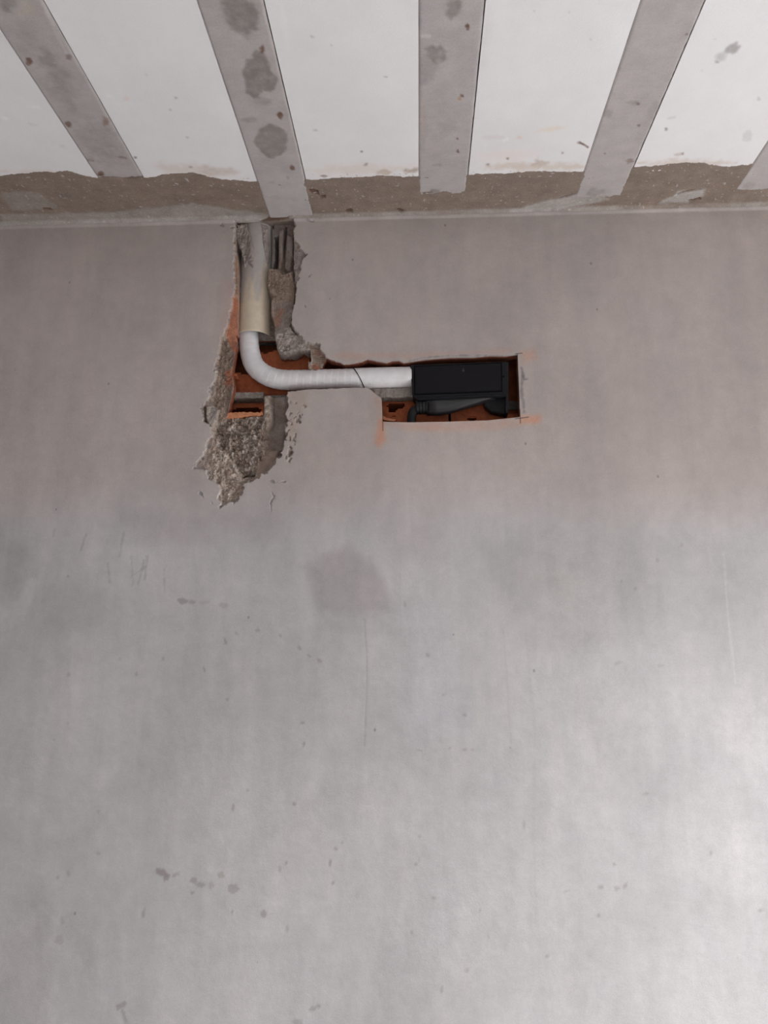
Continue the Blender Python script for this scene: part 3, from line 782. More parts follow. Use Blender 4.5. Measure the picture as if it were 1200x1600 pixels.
J_COL = alb(152, 147, 145.5, 0.66)
J_DARK = J_COL * np.array([0.56, 0.54, 0.52])
RUST = alb(96, 72, 60, 0.66)
joist_marks = {
 'A': [(ell(12, 5, 12, 12, 0, 14, .2), J_DARK, .8, .012, .006), (ell(45, 60, 14, 30, -25, 14, .2), J_DARK, .35, .03, .01), (ell(95, 130, 18, 40, -28, 14, .2), J_DARK, .45, .03, .02),
       (ell(75, 100, 10, 22, -25, 14, .2), J_DARK, .3, .02, .02), (ell(150, 215, 22, 30, -30, 14, .2), J_DARK, .35, .03, .02), (ell(172, 245, 25, 12, 10, 14, .2), J_DARK, .25, .02, .02),
       (ell(45, 96, 5, 5, 30, 10, .3), RUST, .95, .003, .003), (ell(107, 194, 5, 5, 0, 10, .3), RUST, .95, .003, .003), (ell(107, 89, 4, 5, 0, 10, .3), RUST, .5, .004, .003),
       (ell(164, 190, 6, 7, 0, 10, .3), RUST * 1.5, .6, .005, .003), (ell(157, 272, 4, 4, 0, 10, .3), RUST, .8, .003, .003), (ell(140, 250, 6, 2, 0, 10, .3), RUST, .4, .003, .003),
       (ell(190, 246, 8, 2, 10, 10, .3), RUST, .4, .003, .003), (ell(43, 15, 14, 10, 0, 10, .3), alb(168, 155, 140, .66), .6, .015, .006),
       ([(66, 0), (72, 10), (92, 55), (106, 82), (102, 84), (84, 50), (62, 4)], J_COL * 1.3, .6, .004, .003)],
 'B': [(ell(375, 20, 26, 38, -25, 18, .15), J_DARK, .85, .012, .008), (ell(402, 115, 27, 34, -12, 18, .22), J_DARK * 1.02, .9, .006, .005), (ell(424, 220, 27, 26, 0, 18, .08), J_DARK * 1.05, .9, .007, .005),
       (ell(424, 223, 19, 18, 0, 16, .1), J_DARK * 1.2, .35, .006, .004), (ell(410, 158, 14, 6, 10, 12, .3), J_DARK, .4, .008, .006), (ell(388, 187, 12, 4, 0, 12, .3), J_DARK, .4, .006, .004),
       (ell(409, 76, 4, 6, 0, 10, .3), RUST, .95, .003, .003), (ell(437, 180, 5, 5, 0, 10, .3), RUST, .95, .003, .003), (ell(457, 262, 4, 5, 0, 10, .3), RUST, .8, .003, .003),
       (ell(462, 310, 6, 4, 0, 10, .3), J_DARK, .4, .004, .003), (ell(425, 285, 5, 3, 0, 10, .3), J_DARK, .5, .003, .003), (ell(450, 278, 2, 3, 0, 10, .3), J_DARK, .7, .002, .002),
       (ell(430, 308, 8, 3, 0, 10, .3), J_DARK, .4, .004, .003), (ell(445, 300, 30, 30, 0, 10, .3), J_COL * 1.08, .6, .03, .01)],
 'C': [(ell(710, 12, 12, 20, 25, 14, .2), J_DARK, .75, .008, .006), (ell(684, 86, 16, 14, 30, 14, .25), J_DARK, .75, .009, .008), (ell(668, 110, 14, 22, 0, 14, .25), J_DARK, .35, .015, .01),
       (ell(666, 57, 9, 4, 0, 12, .3), J_COL * 1.35, .7, .006, .004), (ell(730, 42, 4.5, 5, 20, 9, .45), RUST * .9, .98, .002, .003), (ell(722, 150, 3, 3, 0, 9, .4), RUST * .8, .95, .002, .002),
       (ell(718, 154, 3, 3, 0, 9, .4), alb(150, 110, 70, .66), .9, .002, .002), (ell(715, 237, 3, 3, 0, 9, .3), RUST, .9, .002, .002), (ell(715, 217, 1.5, 1.5, 0, 8, .3), RUST, .8, .002, .002),
       (ell(681, 301, 11, 6, 0, 12, .3), J_DARK, .8, .006, .005), (ell(662, 200, 5, 30, 0, 12, .3), J_COL * .8, .5, .006, .005), (ell(700, 200, 12, 14, 0, 12, .3), J_DARK, .2, .012, .008),
       (ell(683, 258, 9, 2, 0, 12, .3), J_DARK, .4, .004, .003), (ell(700, 130, 22, 30, 0, 12, .3), J_COL * 1.06, .5, .02, .01), (ell(661, 190, 4, 26, 0, 12, .3), alb(165, 145, 135, .66), .35, .005, .004)],
 'D': [(ell(990, 160, 8, 4, 0, 10, .3), J_DARK, .45, .006, .004), (ell(997, 162, 2, 2, 0, 8, .3), RUST, .6, .002, .002), (ell(998, 196, 2, 2, 0, 8, .3), RUST, .6, .002, .002),
       (ell(950, 178, 9, 5, -20, 10, .3), J_DARK, .35, .006, .004), (ell(985, 30, 4, 30, 18, 10, .3), J_DARK, .3, .008, .005), (ell(1022, 172, 8, 12, 20, 10, .3), J_DARK, .3, .01, .006),
       (ell(985, 252, 8, 5, -20, 10, .3), RUST, .55, .005, .004), (ell(930, 300, 14, 6, -5, 12, .3), J_DARK, .55, .006, .005), (ell(1073, 54, 2, 2, 0, 8, .3), RUST, .6, .002, .002),
       (ell(945, 240, 2, 2, 0, 8, .3), RUST, .5, .002, .002)],
 'E': [(ell(1170, 290, 10, 6, 0, 12, .3), J_DARK, .35, .008, .005)]}
SP = 0.4245
joists = [('A', -0.834, -0.715, 281), ('B', -0.418, -0.290, 341), ('C', 0.0105, 0.1375, 310), ('D', 0.4385, 0.5620, 312), ('E', 0.864, 0.989, 302)]
k = 1
while -0.834 - k * SP > ROOM_X0: joists.append((None, -0.834 - k * SP, -0.710 - k * SP, 290)); k += 1
k = 1
while 0.989 + k * SP < ROOM_X1: joists.append((None, 0.864 + k * SP, 0.989 + k * SP, 300)); k += 1
joists.sort(key=lambda t: t[1])
JL = {'A': 'concrete joist with rust dots, leftmost in view', 'B': 'concrete joist with three large dark round stains', 'C': 'concrete joist in the middle with dark smudges',
      'D': 'plain concrete joist right of the middle one', 'E': 'concrete joist at the right edge of view'}
def joist_painter(key, xa, xb, ye=9.0):
    def f(A, B, H, C_):
        C_ *= (1 + 0.06 * fbm(A * 18, B * 9, 31)[..., None]) * (1 + 0.05 * fbm(A * 50, B * 140, 33)[..., None])
        for (pts, c, al, so, am) in joist_marks.get(key, []): blot(C_, A, B, pts, c, al, so * 0.7, am * 1.3, 60, 3, 0.45)
        H = H + 0.0006 * fbm(A * 30, B * 30, 35) + 0.0030 * np.maximum(0, 1 - np.minimum(A - xa, xb - A) / 0.0035)
        if key in ('C', 'D', 'E', 'A'): H = H + 0.006 * sstep((B - ye + 0.020 + 0.010 * fbm(A * 60, B * 60, 38)) / 0.016)
        A = A + 0.0012 * fbm(A * 8, B * 45, 37)
        return A, B, H, C_
    return f
for key, xa, xb, ypx in joists:
    yend = min(-0.001, Cc(600, ypx)[1] + (0.0 if key != 'B' else 0.02))
    if key == 'A': yend = Cc(190, 281)[1]
    if key == 'D': yend = Cc(945, 312)[1]
    if key == 'E': yend = Cc(1170, 302)[1]
    fine = key is not None
    o = slab_grid('joist', xa, xb, -0.85, yend, HC, HC + 0.05, 0.003 if fine else 0.03, 0.003 if fine else 0.05, CONC, J_COL, joist_painter(key, xa, xb, yend), ceil)
    if key: o['label'] = JL[key]
    # the rest of the joist runs on over the room, out of the photograph's frame
    me2 = slab_grid('joist', xa, xb, ROOM_Y0, -0.8505, HC, HC + 0.05, 0.03, 0.08, CONC, J_COL, joist_painter(None, xa, xb), ceil)

F_COL = np.array([0.885, 0.87, 0.88])
foam_marks = {
 'AB': [(ell(170, 152, 4, 3, 0, 10, .3), F_COL * 1.08, .7, .004, .003), (ell(198, 156, 5, 3, 0, 10, .3), alb(205, 190, 185, .7), .6, .005, .003), (ell(275, 154, 2, 2, 0, 8, .3), F_COL * .6, .7, .002, .002),
        (ell(266, 173, 2, 2, 0, 8, .3), F_COL * .6, .6, .002, .002), (ell(212, 247, 2, 2, 0, 8, .3), F_COL * .3, .9, .002, .002), (ell(298, 262, 3, 2, 0, 8, .3), alb(140, 120, 105, .7), .8, .003, .002),
        (ell(290, 266, 55, 8, 4, 14, .3), alb(190, 176, 165, .7), .5, .018, .012), (ell(340, 268, 30, 6, 4, 14, .3), alb(176, 160, 148, .7), .5, .012, .01), (ell(292, 216, 3, 1.5, 0, 8, .3), F_COL * .7, .6, .002, .002),
        (ell(228, 118, 2, 2, 0, 8, .3), F_COL * .7, .5, .002, .002)],
 'BC': [(ell(487, 58, 4, 1.5, 20, 8, .3), F_COL * .6, .7, .002, .002), (ell(518, 72, 1.5, 1.5, 0, 8, .3), F_COL * .6, .7, .002, .002), (ell(603, 121, 4, 1.5, 0, 8, .3), F_COL * .6, .8, .002, .002),
        (ell(493, 205, 4, 1.5, -10, 8, .3), F_COL * .65, .6, .002, .002), (ell(565, 238, 2, 2, 0, 8, .3), RUST * 1.3, .8, .002, .002), (ell(572, 258, 4, 2, -20, 8, .3), RUST, .7, .003, .002),
        (ell(505, 276, 6, 2, 0, 8, .3), RUST, .7, .003, .003), (ell(560, 266, 80, 8, -1, 18, .3), alb(200, 188, 178, .7), .5, .018, .012), (ell(640, 268, 12, 5, 0, 10, .3), alb(150, 132, 115, .7), .7, .006, .008),
        (ell(600, 270, 14, 4, 0, 10, .3), alb(165, 148, 130, .7), .6, .006, .008), (ell(445, 40, 3, 34, -8, 12, .3), F_COL * 1.06, .5, .006, .004)],
 'CD': [(ell(790, 218, 4, 4, 0, 10, .3), F_COL * 1.08, .8, .003, .003), (ell(812, 216, 4, 3, 0, 10, .3), alb(205, 185, 175, .7), .7, .004, .003), (ell(856, 204, 26, 3, -8, 12, .3), alb(205, 195, 180, .7), .6, .006, .004),
        (ell(842, 256, 14, 7, -5, 12, .35), alb(165, 150, 138, .7), .6, .006, .010), (ell(790, 245, 40, 12, 0, 12, .3), alb(215, 200, 195, .7), .5, .02, .012), (ell(840, 262, 95, 6, 0, 14, .3), alb(185, 170, 155, .7), .55, .012, .014),
        (ell(793, 249, 3, 2, 0, 8, .3), RUST * 1.3, .6, .002, .002), (ell(762, 258, 3, 2, 0, 8, .3), RUST * 1.3, .5, .002, .002), ([(906, 222), (912, 225), (920, 230), (919, 233), (911, 228), (905, 225)], RUST, .85, .002, .001),
        (ell(905, 224, 3, 2, 0, 8, .3), RUST, .5, .002, .002), (ell(879, 240, 2, 2, 0, 8, .3), RUST * 1.3, .5, .002, .002), (ell(835, 19, 2, 1.5, 0, 8, .3), F_COL * .65, .6, .002, .002),
        (ell(889, 20, 2, 2, 0, 8, .3), F_COL * .7, .6, .002, .002), (ell(923, 63, 1.5, 2, 0, 8, .3), F_COL * .7, .5, .002, .002), (ell(760, 60, 8, 60, 6, 12, .2), F_COL * np.array([.95, .93, .92]), .5, .01, .006),
        (ell(770, 216, 20, 3, 0, 10, .3), F_COL * np.array([.93, .90, .89]), .6, .004, .004)],
 'DE': [(ell(1145, 77, 11, 7, -35, 12, .2), alb(150, 146, 146, .7), .85, .004, .004), (ell(1128, 90, 9, 6, -35, 12, .3), alb(175, 172, 172, .7), .7, .005, .005), (ell(1120, 98, 3, 2, 0, 8, .3), alb(150, 146, 146, .7), .6, .002, .002),
        (ell(1041, 203, 3, 2.5, 0, 8, .3), alb(140, 138, 138, .7), .8, .002, .002), (ell(1050, 185, 8, 2, -15, 8, .3), F_COL * .75, .5, .003, .003), (ell(1166, 212, 8, 8, 0, 9, .5), F_COL * .7, .4, .003, .004),
        (ell(1185, 156, 3, 3, 0, 8, .4), F_COL * .7, .6, .002, .002), (ell(1060, 242, 8, 2, -10, 8, .3), alb(175, 165, 158, .7), .6, .003, .003), (ell(1070, 256, 70, 5, 0, 14, .3), alb(185, 172, 160, .7), .6, .010, .014),
        (ell(1067, 241, 2, 2, 0, 8, .3), RUST, .5, .002, .002), (ell(1097, 111, 1.5, 1.5, 0, 8, .3), F_COL * .7, .5, .002, .002), (ell(1118, 63, 2, 1.5, 0, 8, .3), F_COL * .7, .5, .002, .002)],
 'ZA': [(ell(55, 168, 8, 3, 20, 8, .4), F_COL * 1.08, .7, .003, .003), (ell(8, 186, 8, 3, 10, 8, .4), F_COL * 1.08, .7, .003, .003), (ell(52, 196, 7, 2, 10, 8, .4), F_COL * .85, .6, .003, .003),
        (ell(97, 230, 4, 2, 0, 8, .4), F_COL * .85, .5, .003, .003), (ell(60, 271, 60, 4, 2, 14, .3), alb(190, 178, 168, .7), .4, .01, .01)]}
foam_label = {'ZA': 'white polystyrene panel at the left edge of view', 'AB': 'white polystyrene panel left of the stained joist', 'BC': 'white polystyrene panel between stained joist and middle joist',
              'CD': 'white polystyrene panel right of the middle joist', 'DE': 'white polystyrene panel with a grey smudge'}
def foam_painter(key):
    def f(A, B, H, C_):
        C_ *= 1 + 0.02 * fbm(A * 12, B * 7, 41)[..., None]
        if key:
            for (pts, c, al, so, am) in foam_marks.get(key, []): blot(C_, A, B, pts, c, al, so, am, 80, 5, 0.3)
            # crumbs of cement speckled over the end near the wall
            sp = vnoise(A * 210, B * 210, 43) * np.clip(1 - (-0.175 - B) / 0.13, 0, 1)
            w = (np.clip((sp - 0.80) / 0.08, 0, 1) * 0.55)[..., None]
            C_ = C_ * (1 - w) + alb(150, 132, 115, .7) * w
        return A, B, H + 0.0008 * fbm(A * 6, B * 6, 45), C_
    return f
panel_far = None
for (ka, a0_, a1_, _), (kb, b0_, b1_, _) in zip(joists, joists[1:]):
    key = (ka or 'Z') + (kb or 'Z') if (ka or kb) else None
    fine = key in foam_label
    xa, xb = a1_ + 0.0025, b0_ - 0.0006
    o = slab_grid('foam_panel', xa, xb, -1.20, -0.13, HC + 0.002, HC + 0.11, 0.003 if fine else 0.03, 0.003 if fine else 0.05, FOAM, F_COL, foam_painter(key if fine else None), ceil)
    if fine: o['label'] = foam_label[key]
    for y0_, y1_ in ((-2.33, -1.203), (-3.46, -2.333), (ROOM_Y0, -3.463)):
        slab_grid('foam_panel', xa, xb, y0_, y1_, HC + 0.002, HC + 0.11, 0.06, 0.08, FOAM, F_COL, foam_painter(None), ceil)
# end infill strips at the side walls
for xa, xb in ((ROOM_X0, joists[0][1] - 0.001), (joists[-1][2] + 0.001, ROOM_X1)):
    if xb - xa > 0.02: slab_grid('foam_panel', xa, xb, ROOM_Y0, -0.13, HC + 0.002, HC + 0.11, 0.05, 0.08, FOAM, F_COL, foam_painter(None), ceil)

# concrete poured along the wall, lapping unevenly over the foam ends
B_COL = alb(116, 104, 95, 0.66)
EDGE = [(-400, 276), (0, 275), (50, 270), (90, 268), (105, 268), (130, 275), (150, 279), (222, 279), (250, 274), (300, 270), (345, 280), (398, 284), (470, 283), (482, 281), (540, 278), (580, 276),
        (650, 276), (735, 273), (800, 270), (850, 269), (905, 268), (918, 266), (985, 262), (1000, 260), (1030, 258), (1060, 254), (1100, 256), (1130, 261), (1172, 257), (1250, 255), (1700, 243)]
ep = np.array([Cc(x, y)[:2] for x, y in EDGE])
def band_painter(A, B, H, C_):
    e = np.interp(A, ep[:, 0], ep[:, 1]) + 0.006 * fbm(A * 30, B * 30, 51) + 0.003 * fbm(A * 130, B * 130, 53)
    out = e - B                                     # > 0 beyond the lap, over the foam
    H = HC + 0.0008 + 0.0012 * fbm(A * 25, B * 60, 55) + 0.0008 * fbm(A * 120, B * 120, 57)
    H = H + 0.02 * sstep(out / 0.006 + 0.3)
    C_ = B_COL * (1 + 0.10 * fbm(A * 14, B * 30, 59)[..., None]) * (1 + 0.08 * fbm(A * 70, B * 150, 61)[..., None])
    C_ = C_ * (1 - 0.10 * np.clip(fbm(A * 6, B * 10, 62), 0, 1)[..., None] * np.array([0, 0.5, 1.0]))
    g = alb(150, 146, 143, .66)
    for pts, al in (([(0, 335), (180, 332), (300, 318), (420, 335), (420, 345), (0, 360)], .5), ([(790, 330), (860, 312), (930, 298), (948, 312), (910, 322), (850, 330)], .8),
                    ([(1030, 318), (1060, 300), (1100, 296), (1098, 306), (1075, 316)], .85), ([(0, 300), (60, 300), (90, 325), (20, 330)], .3)):
        blot(C_, A, B, pts, g, al, .008, .008, 60, 63, .3)
    w = sstep((B + 0.022) / 0.014)[..., None] * 0.55 * np.clip(0.7 + fbm(A * 15, B * 15, 65), 0, 1)[..., None]
    C_ = C_ * (1 - w) + g * 1.08 * w
    H = H - 0.006 * sstep((B + 0.012) / 0.012)
    for pts in ([(868, 312), (885, 306), (902, 303), (886, 309)], [(905, 302), (912, 295), (920, 294), (912, 299)], [(1075, 313), (1095, 309), (1095, 312), (1078, 315)],
                [(1050, 306), (1075, 298), (1100, 296), (1080, 300)], ell(490, 300, 8, 4, 10, 10, .4), ell(505, 308, 4, 3, 0, 9, .4), ell(72, 327, 7, 2, 0, 9, .3),
                ell(545, 331, 6, 3, 0, 9, .5), ell(625, 329, 5, 3, 0, 9, .5), ell(430, 342, 20, 4, -4, 10, .4)):
        w2 = blot(C_, A, B, pts, RUST * .8, .9, .0025, .003, 120, 67)
        H = H + 0.006 * w2
    sp = (np.clip((vnoise(A * 160, B * 160, 69) - 0.90) / 0.05, 0, 1) * 0.5)[..., None]
    C_ = C_ * (1 - sp) + F_COL * 0.8 * sp
    return A, B, H, C_
bo = slab_grid('edge_concrete', -1.35, 1.30, -0.235, 0.012, HC, HC + 0.05, 0.0025, 0.0025, BAND, B_COL, band_painter, ceil, False)
bo['label'] = 'brown concrete strip poured along the top of the wall'
slab_grid('edge_concrete', -1.35, 1.30, 0.0121, 0.22, HC - 0.004, HC + 0.12, 0.05, 0.05, BAND, B_COL, lambda A, B, H, C_: (A, B, H, C_), ceil)
slab_grid('edge_concrete', ROOM_X0, -1.351, -0.165, 0.012, HC, HC + 0.05, 0.03, 0.03, BAND, B_COL, lambda A, B, H, C_: (A, B, H + 0.001, C_), ceil)
slab_grid('edge_concrete', 1.301, ROOM_X1, -0.165, 0.012, HC, HC + 0.05, 0.03, 0.03, BAND, B_COL, lambda A, B, H, C_: (A, B, H + 0.001, C_), ceil)

# ------------------------------------------------------------------ the rest of the room
bm = bmesh.new(); bx(bm, (ROOM_X0 - 0.15, ROOM_Y0 - 1.2, -0.12), (ROOM_X1 + 1.2, 0.22, 0.0))
struct(bm_obj('floor', bm, FLOORM), 'bare dusty concrete floor of the unfinished room', 'floor')
bm = bmesh.new(); bx(bm, (ROOM_X0 - 0.15, ROOM_Y0 - 0.15, 0), (ROOM_X0, 0.22, HC + 0.12))
struct(bm_obj('wall_left', bm, SHELL), 'grey cement rendered wall on the left side of the room', 'wall')
bm = bmesh.new()
a, b = ROOM_X1, ROOM_X1 + 0.15
bx(bm, (a, ROOM_Y0 - 0.15, 0), (b, DOOR_Y[0], HC + 0.12)); bx(bm, (a, DOOR_Y[1], 0), (b, 0.22, HC + 0.12)); bx(bm, (a, DOOR_Y[0], DOOR_Z[1]), (b, DOOR_Y[1], HC + 0.12))
struct(bm_obj('wall_right', bm, SHELL), 'grey cement rendered wall on the right with a doorway', 'wall')
bm = bmesh.new()
a, b = ROOM_Y0 - 0.15, ROOM_Y0
bx(bm, (ROOM_X0, a, 0), (WIN_X[0], b, HC + 0.12)); bx(bm, (WIN_X[1], a, 0), (ROOM_X1, b, HC + 0.12)); bx(bm, (WIN_X[0], a, WIN_Z[1]), (WIN_X[1], b, HC + 0.12))
struct(bm_obj('wall_front', bm, SHELL), 'grey cement rendered wall behind the camera with a wide opening added for fill light', 'wall')

# ------------------------------------------------------------------ pvc pipe
PD = 0.061                                                   # depth of the pipe axis
pb = W(397.5, 517, PD)
pxl, pxr = wx(372, 500, PD), wx(423, 500, PD)
PR = (pxr - pxl) / 2
PC = (pxl + pxr) / 2
pz0 = wz(398, 516.5, PD - PR)
pz1 = HC - 0.002
nu, nr = 72, 90
th = np.linspace(0, 2 * math.pi, nu, endpoint=False)
zz = np.linspace(pz0, pz1, nr)
TH, ZZ = np.meshgrid(th, zz, indexing='ij')
lean = (ZZ - pz0) * 0.012
def ringv(r): return np.stack([PC + lean + r * np.sin(TH), PD - r * np.cos(TH), ZZ], -1).reshape(-1, 3)
CREAM, PGREY = alb(176, 163, 146), alb(146, 141, 138)
xo = PR * np.sin(TH)
film = np.clip((ZZ - wz(398, 455, 0.01)) / 0.10 + 1.3 * fbm(xo * 60, ZZ * 12, 81) + 0.25 - xo * 9, 0, 1)
film = np.maximum(film, np.clip((fbm(xo * 60, ZZ * 10, 82) - 0.15) * 2.0, 0, 0.55))
film = np.where(ZZ < wz(398, 470, 0.01), film * 0.25, film)
pcol = (CREAM * (1 - film[..., None]) + PGREY * film[..., None]) * (1 + 0.05 * fbm(xo * 70, ZZ * 9, 83)[..., None])
pcol = pcol * np.where((ZZ - pz0 < 0.006)[..., None], 1.08, 1.0)
ii = np.arange(nu * nr).reshape(nu, nr)
i2 = np.roll(ii, -1, 0)
q = np.stack([ii[:, :-1], i2[:, :-1], i2[:, 1:], ii[:, 1:]], -1).reshape(-1, 4)
nv = nu * nr
vo_, vi_ = ringv(PR), ringv(PR - 0.0028)
ends = np.concatenate([np.stack([ii[:, 0], ii[:, 0] + nv, i2[:, 0] + nv, i2[:, 0]], -1), np.stack([ii[:, -1], i2[:, -1], i2[:, -1] + nv, ii[:, -1] + nv], -1)])
pv = np.concatenate([vo_, vi_])
pcc = np.concatenate([pcol.reshape(-1, 3), np.tile(PGREY * 0.8, (nv, 1))])
pipe = empty('drain_pipe', (PC, PD, pz0))
tag(pipe, 'upright cream PVC pipe set in the hacked chase below the ceiling', 'pipe')
po = mesh_obj('pipe_tube', pv - np.array([PC, PD, pz0]), np.concatenate([q, (q + nv)[:, ::-1], ends]), PVC, pipe, pcc)
# smear of mortar stuck on the upper part of the pipe
def clot(name, pts, d0_, th_, mat, parent, off, seed):
    poly = wpoly(pts, d0_)
    a, b = poly.min(0), poly.max(0)
    A, B = np.meshgrid(np.linspace(a[0], b[0], 26), np.linspace(a[1], b[1], 46), indexing='ij')
    d = sdf(poly, A, B) + 0.003 * fbm(A * 90, B * 90, seed)
    t = th_ * np.sqrt(np.clip(-d / 0.010, 0, 1)) * (1 + 1.1 * fbm(A * 110, B * 110, seed + 1) + 0.7 * (0.45 - worley(A * 120, B * 120, seed)))
    surf = PD - np.sqrt(np.maximum(PR ** 2 - (A - PC - (B - pz0) * 0.012) ** 2, 1e-6))
    Yf = surf - t + np.where(d > 0, 0.004, 0)
    jj = np.arange(A.size).reshape(A.shape)
    f = np.stack([jj[:-1, :-1], jj[1:, :-1], jj[1:, 1:], jj[:-1, 1:]], -1).reshape(-1, 4)
    k = (d < 0.002)
    kk = (k[:-1, :-1] | k[1:, 1:]).reshape(-1)
    v = np.stack([A, Yf, B], -1).reshape(-1, 3) - np.array(off)
    c = np.tile(M_GREY * 1.15, (len(v), 1)) * (1 + 0.2 * fbm(A * 80, B * 80, seed + 2).reshape(-1, 1))
    return mesh_obj(name, v, f[kk], mat, parent, c)
off = (PC, PD, pz0)
clot('mortar_smear', [(376, 352), (388, 350), (394, 372), (398, 395), (396, 420), (388, 412), (382, 418), (379, 395)], 0.015, 0.005, MORTAR, pipe, off, 301)['label'] = 'grey mortar smear stuck on the pipe'
clot('mortar_smear', [(409, 352), (419, 352), (421, 400), (417, 415), (413, 395)], 0.025, 0.004, MORTAR, pipe, off, 305)['label'] = 'grey mortar smear beside the grooves'

# ------------------------------------------------------------------ tape-wrapped hose
HR = 0.0278
def hp3(px, py, d): return W(px, py, d - HR * 0.0)
ctr = [(388, 455, .054), (388, 490, .054), (388.3, 520, .053), (390, 547, .049), (397, 570, .042), (412.5, 584.5, .037), (434, 592.3, .034), (462, 594.0, .033), (510, 592.8, .033), (545, 591.8, .032), (575, 591.0, .032)]
path = spline([W(x, y, d) for x, y, d in ctr], 330)
def rad_main(s, th):
    ph = (s / 0.019 + th / (2 * math.pi)) % 1.0
    w = 0.5 + 0.5 * np.sin(s * 900 + 3 * np.sin(th * 2 + s * 60))
    return HR * (1 + 0.030 * ph - 0.015 + 0.004 * w + 0.012 * fbm(np.cos(th) * 2 + s * 45, np.sin(th) * 2 + s * 20, 91, 3))
hose = empty('insulated_hose', tuple(path[-1]))
tag(hose, 'white tape-wrapped hose bending from the pipe into the black box', 'hose')
hv, hf = tube_arrays(path, rad_main, 36)
ho = mesh_obj('tape_wrap', hv - path[-1], hf, TAPE, hose)
# second length of wrap with a slanted end lapping over the first
ctr2 = [(556, 591.4, .032), (580, 590.6, .032), (612, 589.8, .032), (643, 589.2, .033)]
path2 = spline([W(x, y, d) for x, y, d in ctr2], 90)
R2 = HR + 0.0009
hv2, hf2 = tube_arrays(path2, lambda s, th: R2 * (1 + 0.010 * ((s / 0.021 + th / (2 * math.pi)) % 1.0) - 0.005 + 0.010 * fbm(np.cos(th) * 2 + s * 40, np.sin(th) * 2, 95, 3)), 36, False)
# slant: shift the start of the wrap along x with height
t_ = np.clip(1 - (hv2[:, 0] - path2[0][0]) / 0.05, 0, 1)
zrel = (hv2[:, 2] - np.interp(hv2[:, 0], path2[:, 0], path2[:, 2])) / HR
slx = (wx(576, 606) - wx(559, 576)) / 2
hv2[:, 0] += t_ * (0.009 - zrel * slx)
mesh_obj('tape_end', hv2 - path[-1], hf2, TAPE, hose)['label'] = 'second length of white tape lapped over the hose'
seam = hv2[:36].copy()
cen = seam.mean(0)
seam = np.concatenate([seam, seam[:1]])
sv, sf = [], []
nrm = np.stack([np.zeros(37), seam[:, 1] - cen[1], seam[:, 2] - np.interp(seam[:, 0], path2[:, 0], path2[:, 2])], 1)
nrm /= np.linalg.norm(nrm, axis=1)[:, None]
for k in range(37):
    p = seam[k]
    sv += [p + nrm[k] * 0.0008 + np.array([-0.0022, 0, 0]), p + nrm[k] * 0.0008 + np.array([0.0003, 0, 0]), p - nrm[k] * 0.003 + np.array([0.0003, 0, 0]), p - nrm[k] * 0.003 + np.array([-0.0022, 0, 0])]
for k in range(36):
    for j in range(4): sf.append((4 * k + j, 4 * k + 4 + j, 4 * k + 4 + (j + 1) % 4, 4 * k + (j + 1) % 4))
mesh_obj('tape_seam', np.array(sv) - path[-1], sf, DARK, hose, None, False)['label'] = 'dark slanting seam between the two wraps'

# ------------------------------------------------------------------ black condensate box
BD = 0.006                                   # depth of the cover's face behind the plaster face
bo_ = W(716, 594, BD)
box = empty('drain_box', tuple(bo_))
tag(box, 'black plastic air conditioner drain box set in the wall opening', 'box')
def L(px, py, d=BD):
    p = W(px, py, d)
    return (p[0] - bo_[0], p[2] - bo_[2])
def yl(d): return d - bo_[1]
def inset(pts, t):
    c = np.mean(pts, 0)
    return [tuple(np.array(p) + np.sign(c - np.array(p)) * t) for p in pts]
case = [L(640.5, 569), L(792.5, 563.5), L(793.5, 617.5), L(789, 619), L(652, 623.5), L(645, 619)]
bm = bmesh.new(); prism(bm, case, yl(BD + 0.004), yl(0.060), 0.0025)
bm_obj('case', bm, BLACK, box)
# raised rim around the cover
outer = [L(641.5, 570), L(786.5, 565), L(787, 615), L(650, 620.5), L(644, 616)]
bm = bmesh.new(); prism(bm, outer, yl(BD + 0.001), yl(BD + 0.010), 0.0015)
rim_o = bm_obj('front_frame', bm, BLACK, box)
cov = [L(648, 573), L(783, 567.5), L(783.5, 611), L(648.5, 616)]
# groove then cover plate
def frame_strip(name, pts, w, y0, y1, mat):
    bm = bmesh.new()
    ins = []
    c = np.mean(pts, 0)
    for i in range(4):
        p = np.array(pts[i]); s = np.sign(c - p)
        ins.append(tuple(p + s * w))
    for i in range(4):
        j = (i + 1) % 4
        o = [pts[i], pts[j], ins[j], ins[i]]
        a = [bm.verts.new((x, y0, z)) for x, z in o]; b = [bm.verts.new((x, y1, z)) for x, z in o]
        bm.faces.new(a); bm.faces.new(b[::-1])
        for k_ in range(4): bm.faces.new((a[k_], b[k_], b[(k_ + 1) % 4], a[(k_ + 1) % 4]))
    return bm_obj(name, bm, mat, box)
GROOVE = m_plain('groove_black', (0.002, 0.002, 0.0025), 0.9, 0.05)
frame_strip('cover_groove', [L(646.8, 571.8), L(784.4, 566.3), L(784.9, 612.2), L(647.3, 617.3)], 0.0035, yl(BD + 0.0006), yl(BD + 0.006), GROOVE)
bm = bmesh.new(); prism(bm, inset(cov, 0.0004), yl(BD - 0.0012), yl(BD + 0.006), 0.0012)
cover = bm_obj('cover', bm, BLACK2, box)
cover['label'] = 'flat black removable cover plate'
